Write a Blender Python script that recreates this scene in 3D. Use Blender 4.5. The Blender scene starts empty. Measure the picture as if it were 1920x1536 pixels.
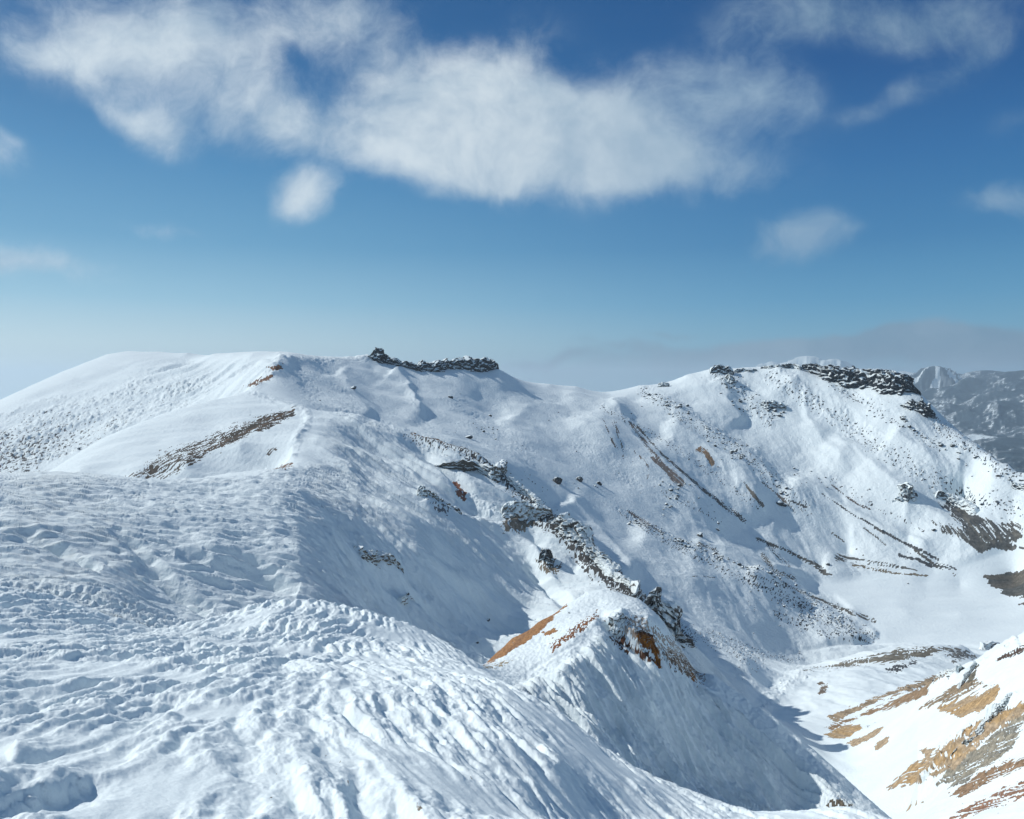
import bpy, math, random, time
import numpy as np
T0 = time.time()
C = bpy.context.scene.collection
F, CX, CY, V0 = 1400.0, 960.0, 768.0, 715.0
PITCH = math.atan((CY - V0) / F)            # camera looks slightly down
SUN_AZ, SUN_EL = math.radians(-65.5), math.radians(36)   # azimuth from +Y (view), negative = left

# ------------------------------------------------------------------ projection helpers
def ray(u, v):
    """direction (theta, tangent of elevation) of a photograph position"""
    u = np.asarray(u, float); v = np.asarray(v, float)
    a = (u - CX) / F; b = -(v - CY) / F
    c, s = math.cos(PITCH), math.sin(PITCH)
    dx, dy, dz = a, c + b * s, -s + b * c
    h = np.hypot(dx, dy)
    return np.arctan2(dx, dy), dz / h
def project(x, y, z):
    c, s = math.cos(PITCH), math.sin(PITCH)
    fy = y * c - z * s
    fz = y * s + z * c
    ok = fy > 0.1
    fy = np.where(ok, fy, 1e9)
    return np.where(ok, CX + F * x / fy, -9e5), np.where(ok, CY - F * fz / fy, -9e5)

# ------------------------------------------------------------------ noise
def _h(xi, yi, seed):
    h = (xi.astype(np.int64) * 374761393 + yi.astype(np.int64) * 668265263 + seed * 1274126177) & 0xFFFFFFFF
    h = ((h ^ (h >> 13)) * 1274126177) & 0xFFFFFFFF
    return (h ^ (h >> 16)) & 0xFFFFFFFF
_A = np.arange(256) * (2 * np.pi / 256)
_GX, _GY = np.cos(_A), np.sin(_A)
def pn(x, y, seed=0):
    xi = np.floor(x); yi = np.floor(y); fx = x - xi; fy = y - yi
    xi = xi.astype(np.int64); yi = yi.astype(np.int64)
    def g(dx, dy):
        k = (_h(xi + dx, yi + dy, seed) & 255)
        return _GX[k] * (fx - dx) + _GY[k] * (fy - dy)
    ux = fx * fx * fx * (fx * (fx * 6 - 15) + 10); uy = fy * fy * fy * (fy * (fy * 6 - 15) + 10)
    a = g(0, 0); b = g(1, 0); c = g(0, 1); d = g(1, 1)
    return ((a + (b - a) * ux) * (1 - uy) + (c + (d - c) * ux) * uy) * 1.5
def fbm(x, y, seed, oct=4, gain=0.5, lac=2.03):
    s = 0; a = 1.0
    for i in range(oct):
        s = s + a * pn(x, y, seed + i * 17); x = x * lac + 5.3; y = y * lac - 3.1; a *= gain
    return s
def ridged(x, y, seed, oct=4, gain=0.5, lac=2.07):
    s = 0; a = 1.0
    for i in range(oct):
        s = s + a * (1 - 2.2 * np.abs(pn(x, y, seed + i * 13))); x = x * lac + 2.3; y = y * lac - 1.1; a *= gain
    return s
def cell(x, y, seed):
    """distance to the nearest jittered feature point"""
    xi = np.floor(x).astype(np.int64); yi = np.floor(y).astype(np.int64)
    best = np.full(np.shape(x), 9.0); idv = np.zeros(np.shape(x))
    for dx in (-1, 0, 1):
        for dy in (-1, 0, 1):
            h = _h(xi + dx, yi + dy, seed)
            px = xi + dx + (h & 255) / 255.0; py = yi + dy + ((h >> 8) & 255) / 255.0
            d = np.hypot(x - px, y - py); m = d < best
            best = np.where(m, d, best); idv = np.where(m, ((h >> 16) & 255) / 255.0, idv)
    return best, idv
def sstep(a, b, x):
    t = np.clip((x - a) / (b - a), 0, 1); return t * t * (3 - 2 * t)

# ------------------------------------------------------------------ control lines of the relief: (u, v, distance in m)
CT = []
def L(*pts, n=None):
    """a crest, valley or slope line; sampled in between"""
    for i in range(len(pts) - 1):
        (u0, v0, r0), (u1, v1, r1) = pts[i], pts[i + 1]
        k = max(1, int(math.hypot(u1 - u0, (v1 - v0) * 1.3) / 34))
        for j in range(k):
            f = j / k
            CT.append((u0 + (u1 - u0) * f, v0 + (v1 - v0) * f, math.exp(math.log(r0) * (1 - f) + math.log(r1) * f)))
    CT.append(pts[-1])
def P(*pts): CT.extend((u, v, r, 1) for u, v, r in pts)      # loose points on open slopes, smoothed
# foreground slope
L((-350,1560,8.5),(0,1540,9),(500,1540,9),(850,1540,10),(950,1540,12.5),(1050,1540,16),(1150,1540,21),(1250,1540,28))
P((0,1470,11.5),(250,1470,11.5),(500,1470,11.5),(750,1470,12),(1000,1470,17),(1100,1490,22))
P((0,1400,14.5),(300,1400,14.5),(600,1400,15),(900,1400,18),(1050,1420,22))
P((0,1300,22),(300,1300,22),(600,1300,23),(850,1310,27),(-300,1300,22))
P((0,1230,36),(300,1235,37),(600,1240,40),(800,1260,44),(-300,1230,36))
L((-350,1150,60),(0,1172,52),(150,1182,60),(280,1200,66))
L((920,1268,62),(1000,1305,48),(1060,1348,43),(1150,1428,38),(1207,1465,35))
L((1215,1462,50),(1300,1488,50),(1360,1512,50),(1420,1531,50),(1500,1528,50),(1600,1521,50),(1670,1545,48),(1800,1600,45))
P((1215,1540,25),(1300,1560,30),(1500,1600,33),(1800,1680,33))
L((1000,1400,75),(1060,1440,70),(1150,1520,66),(1210,1570,66),(1300,1590,70),(1500,1620,70),(1640,1640,70))
# mound behind the foreground
L((290,1190,76),(400,1160,80),(500,1135,88),(590,1127,92),(700,1150,95),(800,1190,97),(870,1225,92),(905,1252,80))
P((450,1190,66),(590,1180,66),(700,1200,70),(800,1225,70),(590,1155,78),(700,1170,82))
L((300,1230,92),(400,1225,98),(500,1215,108),(590,1210,118),(700,1235,125),(800,1265,128),(870,1290,125))
# spur at the left
L((-350,1080,68),(-100,1095,70),(0,1112,72),(100,1128,74),(200,1158,76),(280,1190,77))
L((-350,1130,85),(0,1165,88),(150,1180,88),(250,1205,90))
# wind-carved snowfield
TILT = lambda u: float(np.interp(u, [-350, 0, 560], [.92, .95, 1.10]))
for v, r, us in ((1120, 124, (-300, 0, 100, 200)), (1150, 128, (300,)), (1135, 132, (400,)), (1118, 138, (500,)), (1085, 136, (-300, 0, 150)), (1045, 148, (-300, 0, 200, 400, 560)), (1000, 163, (-300, 0, 200, 400, 560)),
                 (960, 180, (-300, 0, 200, 400, 560)), (925, 199, (-300, 0, 200, 400, 560)), (903, 214, (-300, 0, 200, 400))):
    P(*[(u, v, r * TILT(u)) for u in us])
L((-350,885,212),(0,890,218),(150,897,222),(300,906,228),(430,893,258),(540,882,298),(560,878,305))
L((-350,960,350),(0,950,350),(150,945,345),(300,935,318),(430,915,325),(510,900,335))
# crater side below the ridge
P((600,900,300),(600,850,345),(640,820,400),(700,850,395),(700,900,345),(700,950,295),(700,1000,240),(700,1060,212),(700,1110,196),(700,1150,185))
P((620,1000,205),(620,1060,180),(620,1100,165),(800,860,430),(800,900,375),(800,950,320),(800,1000,280),(800,1050,252),(800,1100,233),(800,1160,212),(800,1190,200))
P((880,900,410),(900,950,372),(900,1000,330),(900,1050,300),(900,1100,275),(900,1150,255),(900,1185,240),(880,1222,205))
P((980,985,385),(1000,1030,350),(1000,1080,320),(1000,1130,296),(960,1170,262),(1080,1060,336),(1080,1090,330),(950,1215,225),(1060,1150,270))
# S-shaped ridge
L((560,878,305),(547,852,335),(556,825,370),(572,800,405),(576,782,440),(570,768,465),(530,756,510),(490,745,545),(470,735,575),(482,720,610),(512,700,660),(524,682,700),(527,666,750))
# its left flank, sunlit
P((430,880,300),(300,898,305),(450,830,370),(350,860,350),(250,880,345),(480,790,440),(400,800,440),(300,830,420),(200,860,400),(150,880,380),(500,850,330))
L((-80,960,400),(80,892,425),(140,852,455),(200,818,485),(300,777,515),(400,749,545),(460,735,575))
L((-300,980,520),(0,960,520),(80,930,540),(200,860,580),(300,815,610),(400,775,640),(450,752,650))
# left mountain
P((-300,900,700),(0,890,700),(80,880,690),(200,830,700),(300,795,720),(400,762,720),(0,830,820),(200,780,820),(350,740,830),(-300,880,820),(100,760,930),(250,710,980),(400,700,880),(470,705,780),(0,780,950),(480,690,800),(350,690,1030),(150,715,1060))
L((-500,960,1100),(-200,835,1100),(0,750,1100),(60,722,1130),(120,695,1160),(200,664,1200),(240,658,1210),(300,659,1180),(400,663,1000),(470,665,860),(527,664,750))
L((-500,1000,1500),(-200,900,1500),(0,830,1500),(200,760,1600),(400,740,1500),(527,740,1300),(640,740,1300),(740,740,1350),(850,740,1450),(940,750,1450),(1080,760,1600),(1200,760,1700),(1340,740,1750),(1460,740,1750),(1640,760,1700),(1730,800,1650),(1760,840,1600),(1860,900,1500),(1930,940,1450),(2100,1000,1400))
# crest to the two tables
L((527,666,750),(545,668,775),(575,673,820),(600,677,870),(640,674,940),(680,668,990))
L((690,667,995),(720,674,1005),(770,686,1020),(800,688,1040),(870,690,1060),(935,692,1090),(950,700,1110),(985,718,1160),(1030,722,1200),(1080,726,1250),(1140,739,1300))
L((1140,739,1300),(1160,733,1330),(1200,722,1360),(1258,718,1380),(1290,702,1390),(1340,690,1400),(1400,692,1400),(1460,686,1400),(1500,690,1395),(1560,698,1390),(1600,706,1370),(1640,714,1350),(1700,722,1310),(1728,742,1285),(1745,770,1265),(1762,787,1250),(1800,815,1205),(1860,850,1150),(1925,884,1100),(2000,930,1050),(2200,1020,1000))
# bowl below the first table
P((560,700,740),(570,730,665),(600,750,640),(640,770,600),(620,710,800),(660,700,900),(700,700,945),(760,720,930),(850,720,980),(920,715,1050))
P((660,740,730),(700,740,800),(760,750,860),(850,750,900),(900,745,990),(700,770,670),(780,780,760),(850,790,800),(900,790,870),(850,830,640),(900,830,720),(950,760,1000),(950,800,880),(950,860,640),(1000,760,1060),(1000,800,900),(1000,850,780),(1050,760,1120),(1050,850,850))
# crest of the crater-side spur
L((576,768,465),(640,776,480),(700,787,490),(760,803,485),(820,822,470),(870,838,460),(900,850,452),(945,888,432),(1000,938,400),(1030,962,385),(1062,985,370),(1085,1015,352),(1110,1045,342),(1150,1085,325),(1190,1110,312),(1240,1150,298),(1290,1200,285),(1330,1262,272),(1400,1332,255),(1500,1425,235))
L((640,800,540),(700,815,545),(760,835,540),(820,860,525),(900,900,500),(945,935,480),(1000,985,445),(1062,1035,410),(1110,1095,380),(1190,1165,350))
# right wall, shoulder, floor
P((1100,800,980),(1200,770,1180),(1200,800,1080),(1300,760,1240),(1300,800,1150),(1400,750,1310),(1400,800,1230),(1500,750,1320),(1500,800,1250),(1600,750,1310),(1600,800,1240),(1700,770,1240),(1700,800,1200),(1800,850,1130),(1860,880,1090))
P((1100,850,880),(1200,850,960),(1300,850,1050),(1400,850,1120),(1500,850,1170),(1600,850,1170),(1700,850,1150))
P((1100,900,780),(1200,900,850),(1300,900,950),(1400,900,1020),(1500,900,1080),(1600,900,1100),(1700,900,1100),(1800,900,1110),(1900,920,1065),(2050,980,960))
P((1060,930,690),(1100,950,700),(1150,950,740),(1200,950,780),(1300,950,860),(1400,950,950),(1500,950,1020),(1600,950,1040),(1700,950,1030),(1800,950,1050),(1900,960,1045))
P((1100,1000,640),(1200,1000,700),(1300,1000,780),(1400,1000,890),(1500,1000,960),(1600,1000,980),(1700,1000,990),(1800,1000,990),(1890,1000,1010))
P((1150,1050,585),(1250,1050,670),(1350,1050,740),(1450,1050,840),(1550,1050,900),(1200,1090,540),(1300,1100,600),(1400,1100,690),(1450,1100,740))
P((1250,1135,495),(1300,1150,545),(1350,1150,590),(1400,1150,635),(1350,1185,510),(1400,1200,560),(1330,1210,430),(1440,1240,530),(1420,1250,440),(1380,1280,360),(1440,1300,380),(1400,1240,400))
FZ = -217.0
def fl(u, v): th, t = ray(u, v); P((u, v, FZ / float(t)))
for u, v in [(1590,1060),(1700,1060),(1800,1035),(1900,1030),(2000,1040),(1600,1100),(1700,1100),(1800,1100),(1900,1100),(2050,1100),(1600,1140),(1700,1150),(1800,1150),(1900,1150),(2050,1150),(1660,1190),(1750,1200),(1850,1190),(1600,1215),(1540,1225),(1500,1235),(1500,1110),(1540,1080)]:
    fl(u, v)
# low tongue and the white gully
L((1490,1262,545),(1560,1245,550),(1640,1222,575),(1740,1214,585),(1800,1216,585),(1840,1250,560))
L((1520,1248,600),(1600,1250,610),(1740,1240,625),(1830,1235,625))
P((1450,1340,330),(1500,1300,385),(1560,1290,400),(1600,1260,440),(1700,1255,440),(1530,1340,330),(1600,1300,365),(1600,1350,310),(1600,1400,265),(1600,1450,235),(1550,1400,265),(1650,1500,205),(1700,1530,185),(1700,1300,305),(1700,1350,255),(1700,1400,220),(1700,1450,200),(1440,1345,320),(1500,1500,220),(1400,1400,240),(1600,1600,170))
# ochre slope, lower right
P((1800,1500,155),(1900,1500,138),(1800,1400,185),(1900,1400,162),(1800,1300,225),(1900,1300,190),(1760,1270,262),(2050,1500,125),(2050,1400,140),(2050,1250,160),(1750,1600,140),(1900,1600,110),(2100,1700,90))
L((1770,1262,270),(1800,1254,262),(1850,1230,248),(1890,1208,238),(1930,1188,230),(2050,1130,215),(2250,1080,200))
L((1760,1320,350),(1850,1290,350),(1930,1260,330),(2050,1230,310),(2250,1200,300))
# knoll with the rust coloured face
L((905,1248,112),(960,1196,128),(1010,1165,138),(1060,1133,148),(1100,1110,152),(1130,1104,152),(1160,1110,150),(1200,1124,148),(1240,1165,144),(1290,1238,137),(1340,1268,133),(1400,1312,130),(1460,1355,127),(1500,1388,125),(1560,1440,122),(1610,1485,120),(1680,1545,117),(1760,1610,112))
P((1125,1168,127),(1165,1150,129),(1200,1163,130),(1120,1140,140),(1170,1128,142))
L((1000,1275,100),(1040,1235,105),(1080,1190,112),(1120,1158,118),(1165,1143,121),(1215,1158,123),(1260,1215,124))
P((930,1290,88),(980,1310,88),(1060,1290,98),(960,1250,104),(1020,1200,118),(1060,1165,128),(1090,1150,134))
P((1060,1330,92),(1100,1300,99),(1100,1380,86),(1160,1200,117),(1160,1260,111),(1160,1330,101),(1160,1400,93),(1220,1260,115),(1220,1330,107),(1220,1400,101),(1250,1470,97),(1300,1300,123),(1300,1370,113),(1300,1450,105),(1400,1380,122),(1400,1440,115),(1400,1500,108),(1500,1450,120),(1500,1510,114),(1600,1515,117),(1500,1580,107),(1350,1530,100))
L((930,1330,165),(1010,1240,185),(1060,1200,195),(1130,1170,200),(1200,1190,190),(1290,1300,172),(1400,1390,165),(1500,1470,155),(1610,1560,148))

C3 = []
LAM = []
for q in CT:
    u, v, r = q[:3]; th, t = ray(u, v); C3.append((float(th), math.log(r), float(t))); LAM.append(.03 if len(q) > 3 else .002)
for sgn in (-1, 1):
    for deg in (62, 90, 130, 175):
        for r, z in ((1.5,-1.7),(4,-2.6),(10,-5.5),(25,-10),(60,-20),(150,-40),(400,-95),(1000,-230),(1600,-330)):
            C3.append((sgn * math.radians(deg), math.log(r), z / r))
for deg in (-35,-20,0,20,35):
    for r, z in ((1.5,-2.2),(3,-3.0),(5,-3.9)):
        C3.append((math.radians(deg), math.log(r), z / r))
LAM += [.02] * (len(C3) - len(LAM)); C3 = np.array(C3)
KT = 2.6
def rbf_fit(c):
    p = np.c_[c[:, 0] * KT, c[:, 1]]
    d = np.hypot(p[:, None, 0] - p[None, :, 0], p[:, None, 1] - p[None, :, 1])
    n = len(p); A = np.zeros((n + 3, n + 3)); A[:n, :n] = -d + np.diag(LAM)
    A[:n, n] = 1; A[:n, n + 1:n + 3] = p; A[n, :n] = 1; A[n + 1:n + 3, :n] = p.T
    w = np.linalg.solve(A, np.r_[c[:, 2], 0, 0, 0]); return p, w
PP, WW = rbf_fit(C3)
def t_rbf(th, lr):
    out = np.empty(th.shape); f = out.ravel(); a = th.ravel() * KT; b = lr.ravel()
    for i in range(0, len(f), 40000):
        s = slice(i, i + 40000)
        d = np.hypot(a[s, None] - PP[None, :, 0], b[s, None] - PP[None, :, 1])
        f[s] = -d @ WW[:-3] + WW[-3] + WW[-2] * a[s] + WW[-1] * b[s]
    return out
# far hills (world metres), beyond the crater
FARM = [  # bearing in degrees, distance, summit height, radius
    (21.6, 20000, 630, 620), (19.2, 20000, 500, 700), (23.3, 20000, 550, 600), (20.4, 20000, 480, 600), (21.5, 20900, 360, 2800), (25.0, 20600, 310, 1600),
    (29.45, 16000, 285, 520), (32.2, 17500, 215, 1000), (34.9, 16500, 170, 800), (27.0, 19000, 150, 1800), (31.0, 19500, 160, 1700), (37.5, 14500, 200, 1700),
    (30.7, 13000, -185, 560), (33.3, 11500, -250, 640), (34.4, 13500, -80, 700), (28.6, 12000, -260, 500), (32.2, 9400, -560, 420), (34.4, 8200, -520, 620), (30.5, 9000, -690, 500), (35.6, 6200, -480, 700), (36.5, 12500, -60, 1300)]
def far_z(x, y):
    r = np.hypot(x, y); th = np.degrees(np.arctan2(x, y))
    lev = np.interp(r, [0, 3000, 6000, 8000, 12500, 18000, 30000, 45000, 60000], [-500, -620, -820, -860, -710, -420, -330, -400, -400])
    k = sstep(15.5, 19, th) * sstep(80, 60, th)
    lev = lev * k + (-1000) * (1 - k)
    amp = (.35 + .65 * k) * np.interp(r, [2500, 7000, 20000], [60, 130, 150])
    b = lev + amp * (ridged(x / 2600 + fbm(x / 5000, y / 5000, 3, 2) * 0.6, y / 2600, 71, 5, 0.5) * .8 - .4) + amp * .35 * ridged(x / 800, y / 800, 31, 3, 0.5)
    wx, wy = 260 * fbm(x / 900, y / 900, 12, 3), 260 * fbm(x / 900, y / 900, 22, 3)
    for deg, rr, zt, s in FARM:
        px, py = rr * math.sin(math.radians(deg)), rr * math.cos(math.radians(deg))
        d = np.hypot(x + wx * s / 900 - px, y + wy * s / 900 - py) / s
        an = np.arctan2(x - px, y - py); spur = 1 - .16 * np.abs(np.sin(an * 3.5 + deg + d * .6))
        hill = lev + (zt - lev) * np.exp(-(d * d) * .42) * (1 - (1 - spur) * sstep(.1, 1.0, d)) 
        hill = hill + .07 * (zt - lev) * ridged(x / s * 2.2, y / s * 2.2, 33, 3, .5) * sstep(.15, .8, d)
        b = np.where(d < 2.6, np.maximum(b, hill), b)
    return b
def base_t(th, lr, tb):
    r = np.exp(lr); w = sstep(math.log(1450), math.log(3000), lr)
    z = tb * r
    m = w > 0
    if m.any():
        zf = np.zeros_like(z); zf[m] = far_z(r[m] * np.sin(th[m]), r[m] * np.cos(th[m]))
        z = np.where(m, z * (1 - w) + zf * w, z)
    return z / r

# ------------------------------------------------------------------ mesh grid: rings around the viewpoint
RES = 1.0
half = math.radians(38.5)
NF, NR = int(1380 * RES), int(1850 * RES)
thf = np.arctan(np.linspace(-math.tan(half), math.tan(half), NF))
k = int(90 * max(RES, .5))
outer = half + (math.pi - half) * (np.linspace(0, 1, k + 1)[1:] ** 1.25)
TH = np.r_[-outer[::-1], thf, outer]
NC = len(TH)
thc = np.r_[-outer[::-6], np.arctan(np.linspace(-math.tan(half), math.tan(half), 520)), outer[5::6]]
lrc = np.linspace(math.log(1.4), math.log(40000), 1000)
near = lrc < math.log(3200)
TBc = np.zeros((len(lrc), len(thc)))
GTH, GLR = np.meshgrid(thc, lrc[near]); TBc[near] = t_rbf(GTH, GLR)
TBc[~near] = TBc[near][-1]
GTH, GLR = np.meshgrid(thc, lrc)
Tfull = base_t(GTH, GLR, TBc)
# rows follow the visible relief: arc length in (elevation, log distance)
vis = np.maximum.accumulate(Tfull, axis=0) - Tfull < 0.004
dt = np.abs(np.diff(Tfull, axis=0)) * 700
dt = np.where(vis[1:], dt, dt * 0.12)
ds = dt + np.diff(lrc)[:, None] * np.interp(np.exp(lrc[1:]), [4, 14, 90, 110, 450, 700, 1600, 2500, 60000], [25, 150, 170, 170, 160, 115, 110, 40, 30])[:, None]
kern = np.hanning(31); kern /= kern.sum()
pad = np.pad(ds, ((0, 0), (15, 15)), mode='edge')
ds = sum(kern[i] * pad[:, i:i + ds.shape[1]] for i in range(31))
pad = np.pad(ds, ((7, 7), (0, 0)), mode='edge'); k2 = np.hanning(15); k2 /= k2.sum()
ds = sum(k2[i] * pad[i:i + ds.shape[0]] for i in range(15))
S = np.vstack([np.zeros(len(thc)), np.cumsum(ds, axis=0)]); S /= S[-1]
rows = np.linspace(0, 1, NR)
LRc = np.stack([np.interp(rows, S[:, j], lrc) for j in range(len(thc))], axis=1)
ci = np.clip(np.searchsorted(thc, TH) - 1, 0, len(thc) - 2); cf = np.clip((TH - thc[ci]) / (thc[ci + 1] - thc[ci]), 0, 1)
LR = LRc[:, ci] * (1 - cf) + LRc[:, ci + 1] * cf
THG = np.broadcast_to(TH, LR.shape)
def samp(G, th, lr):
    i = np.clip(np.searchsorted(thc, th) - 1, 0, len(thc) - 2); f = np.clip((th - thc[i]) / (thc[i + 1] - thc[i]), 0, 1)
    y = np.clip((lr - lrc[0]) / (lrc[1] - lrc[0]), 0, len(lrc) - 1.001); j = y.astype(int); g = y - j
    return (G[j, i] * (1 - f) + G[j, i + 1] * f) * (1 - g) + (G[j + 1, i] * (1 - f) + G[j + 1, i + 1] * f) * g
TB = base_t(THG, LR, samp(TBc, THG, LR))
R = np.exp(LR); X = R * np.sin(THG); Y = R * np.cos(THG); Z = TB * R
print('grid', X.shape, time.time() - T0)
def hit(u, v, rmin=0, rmax=1e9):
    """where the sight line through a photograph position meets the relief"""
    th, t = ray(u, v); th = float(th); t = float(t)
    prof = samp(Tfull, np.full(len(lrc), th), lrc)
    ok = (lrc > math.log(max(rmin, 2))) & (prof >= t)
    i = int(np.argmax(ok)) if ok.any() else None
    if i is None or i == 0 or math.exp(lrc[i]) > rmax: return None
    f = (t - prof[i - 1]) / max(prof[i] - prof[i - 1], 1e-9); f = min(max(f, 0), 1)
    r = math.exp(lrc[i - 1] + f * (lrc[i] - lrc[i - 1]))
    return np.array([r * math.sin(th), r * math.cos(th), t * r])
# ------------------------------------------------------------------ relief detail, all in world metres
U, V = project(X, Y, Z)
Uf, Vf, Rf, Xf, Yf, THf = U.ravel(), V.ravel(), R.ravel(), X.ravel(), Y.ravel(), THG.ravel()
DZ = np.zeros(U.size)
NV = U.size
def inside(pu, pv, pts):
    """signed distance in photograph units, positive inside"""
    n = len(pts); d2 = np.full(pu.shape, 1e18); ins = np.zeros(pu.shape, bool)
    for i in range(n):
        ax, ay = pts[i]; bx, by = pts[(i + 1) % n]
        ex, ey = bx - ax, by - ay; wx, wy = pu - ax, pv - ay
        f = np.clip((wx * ex + wy * ey) / (ex * ex + ey * ey + 1e-9), 0, 1)
        d2 = np.minimum(d2, (wx - ex * f) ** 2 + (wy - ey * f) ** 2)
        c = ((ay > pv) != (by > pv)) & (pu < (bx - ax) * (pv - ay) / (by - ay + 1e-12) + ax)
        ins ^= c
    d = np.sqrt(d2); return np.where(ins, d, -d)
def poly(pts, soft=10, rlo=0, rhi=1e9, wob=0, wl=30.0):
    us = [p[0] for p in pts]; vs_ = [p[1] for p in pts]; m = soft + wob
    i = np.nonzero((Uf > min(us) - m) & (Uf < max(us) + m) & (Vf > min(vs_) - m) & (Vf < max(vs_) + m) & (Rf > rlo) & (Rf < rhi))[0]
    sd = inside(Uf[i], Vf[i], pts)
    if wob:
        s = wl * Rf[i].mean() / F if len(i) else 1
        sd = sd + wob * fbm(Xf[i] / s, Yf[i] / s, 5, 4, 0.6)
    w = sstep(-soft, soft, sd); k = w > 0.002
    return i[k], w[k]
def line(pts, width, rlo=0, rhi=1e9):
    """closeness (1 on the line, 0 at its width) and position along a photograph polyline"""
    us = [p[0] for p in pts]; vs_ = [p[1] for p in pts]; m = max(width) if isinstance(width, tuple) else width
    w0, w1 = width if isinstance(width, tuple) else (width, width)
    i = np.nonzero((Uf > min(us) - m) & (Uf < max(us) + m) & (Vf > min(vs_) - m) & (Vf < max(vs_) + m) & (Rf > rlo) & (Rf < rhi))[0]
    best = np.full(len(i), 1e9); al = np.zeros(len(i)); side = np.zeros(len(i)); n = len(pts) - 1
    for k in range(n):
        ax, ay = pts[k]; bx, by = pts[k + 1]; ex, ey = bx - ax, by - ay; wx, wy = Uf[i] - ax, Vf[i] - ay
        f = np.clip((wx * ex + wy * ey) / (ex * ex + ey * ey), 0, 1)
        d = np.hypot(wx - ex * f, wy - ey * f); m = d < best
        best = np.where(m, d, best); al = np.where(m, (k + f) / n, al); side = np.where(m, np.sign(ex * wy - ey * wx), side)
    c = 1 - best / (w0 + (w1 - w0) * al)
    q = c > 0
    return i[q], c[q], al[q], side[q]
def wdir(u0, v0, u1, v1, rlo=0):
    a = hit(u0, v0, rlo); b = hit(u1, v1, rlo)
    d = (b - a)[:2]; d = d / np.linalg.norm(d); return d
def al_ac(i, d, bend=0.0):
    a = Xf[i] * d[0] + Yf[i] * d[1]; c = Xf[i] * -d[1] + Yf[i] * d[0]
    return a, c
def tell(*a): print(*a, round(time.time() - T0, 1))

# --- foreground: wind-fed rime ridges
i = np.nonzero((Rf < 135) & (np.abs(THf) < 0.75))[0]
x, y, r = Xf[i], Yf[i], Rf[i]
fgw = sstep(0.8, 0.6, np.abs(THf[i])) * sstep(134, 118, r)
kn = (Uf[i] > 900) & (r > 70)                                   # the knoll has its own fluting
fgw = fgw * np.where(kn, 0.0, 1.0)
ws = 1.0 + 0.9 * sstep(40, 90, r)                                # broader forms farther down
mod = sstep(-0.55, 0.35, fbm(x / 7, y / 10, 47, 3) + 0.25)
# smooth drift patches
for pts, soft in (([(60,1545),(130,1500),(230,1452),(330,1440),(420,1455),(370,1500),(270,1545)], 22), ([(330,1338),(400,1322),(470,1330),(420,1352),(340,1362)], 14), ([(-40,1395),(30,1400),(20,1440),(-40,1450)], 14)):
    sd = inside(Uf[i], Vf[i], pts); mod = mod * (1 - sstep(-soft, soft, sd + 10 * pn(x / 1.2, y / 1.2, 9)))
smd = 0.15 + 0.85 * mod
far = sstep(38, 75, r); nearw = sstep(34, 18, r); nr = sstep(14, 32, r)
def rime(kk, sd0):
    q = 1 / math.hypot(1, kk)
    ac = (x + kk * y) * q + .8 * fbm(x / 11, y / 17, 40 + sd0, 2) + 0.14 * fbm(x / 1.6, y / 2.2, 41 + sd0, 2); al = (y - kk * x) * q
    n1 = pn(ac / .70, al / 6.5, 43 + sd0); n2 = pn(ac / 2.4 + 7, al / 11, 44 + sd0); n3 = pn(ac / 0.30, al / 1.8, 45 + sd0)
    saw = 0.5 + 0.5 * np.clip(n1 * 2.3 + 0.2 + .4 * pn(ac / .3, al / .7, 46 + sd0), -1, 1)
    n1b = pn(ac / .30 + 3, al / 2.6, 143 + sd0); saw2 = .5 + .5 * np.clip(n1b * 2.3 + .15 + .4 * pn(ac / .15, al / .4, 144 + sd0), -1, 1)
    h = (.27 + .09 * sstep(14, 30, r)) * (saw - .5) * smd + .15 * nearw * (saw2 - .5) * smd + (.07 + .13 * far) * n2 + .10 * n3 * smd
    d1, _ = cell(ac / 0.17 + 0.4 * pn(x * 2, y * 2, 3), al / 0.38, 50 + sd0); d1b, _ = cell(ac / 0.36 + 0.4 * pn(x * 2, y * 2, 3), al / .8, 49 + sd0); d2, _ = cell(ac / 0.085, al / 0.14, 51 + sd0)
    l1 = np.sqrt(np.clip(1 - d1 * d1, 0, 1)); l2 = np.sqrt(np.clip(1 - d2 * d2, 0, 1))
    h += (0.085 * l1 * (1 - nr) + .12 * nr * np.sqrt(np.clip(1 - d1b * d1b, 0, 1)) + 0.032 * l2 * sstep(22, 14, r)) * (.3 + .7 * saw) * smd
    h += (.05 + .035 * nr) * fbm(ac / .5, al / 1.0, 53 + sd0, 4, .68) * smd
    d3, _ = cell(ac / .85 + 0.4 * pn(x / 2, y / 2, 13), al / 1.7, 54 + sd0)
    return h, d3, l1
wb = sstep(-11, -3, x + .1 * (y - 20))
hA, d3A, lump = rime(.12, 0); hB, d3B, _ = rime(.33, 700)
h = .98 * hA * (1 - wb) + .70 * hB * wb; d3 = np.where(wb < .5, d3A, d3B)
h += far * (0.24 * np.sqrt(np.clip(1 - d3 * d3, 0, 1)) * sstep(-.2, .5, fbm(x / 14, y / 14, 55, 2) + .25))
h += 0.35 * fbm(x / 16, y / 22, 56, 2) * sstep(8, 30, r)
DZ[i] += h * fgw * sstep(1.5, 7, r)
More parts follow.
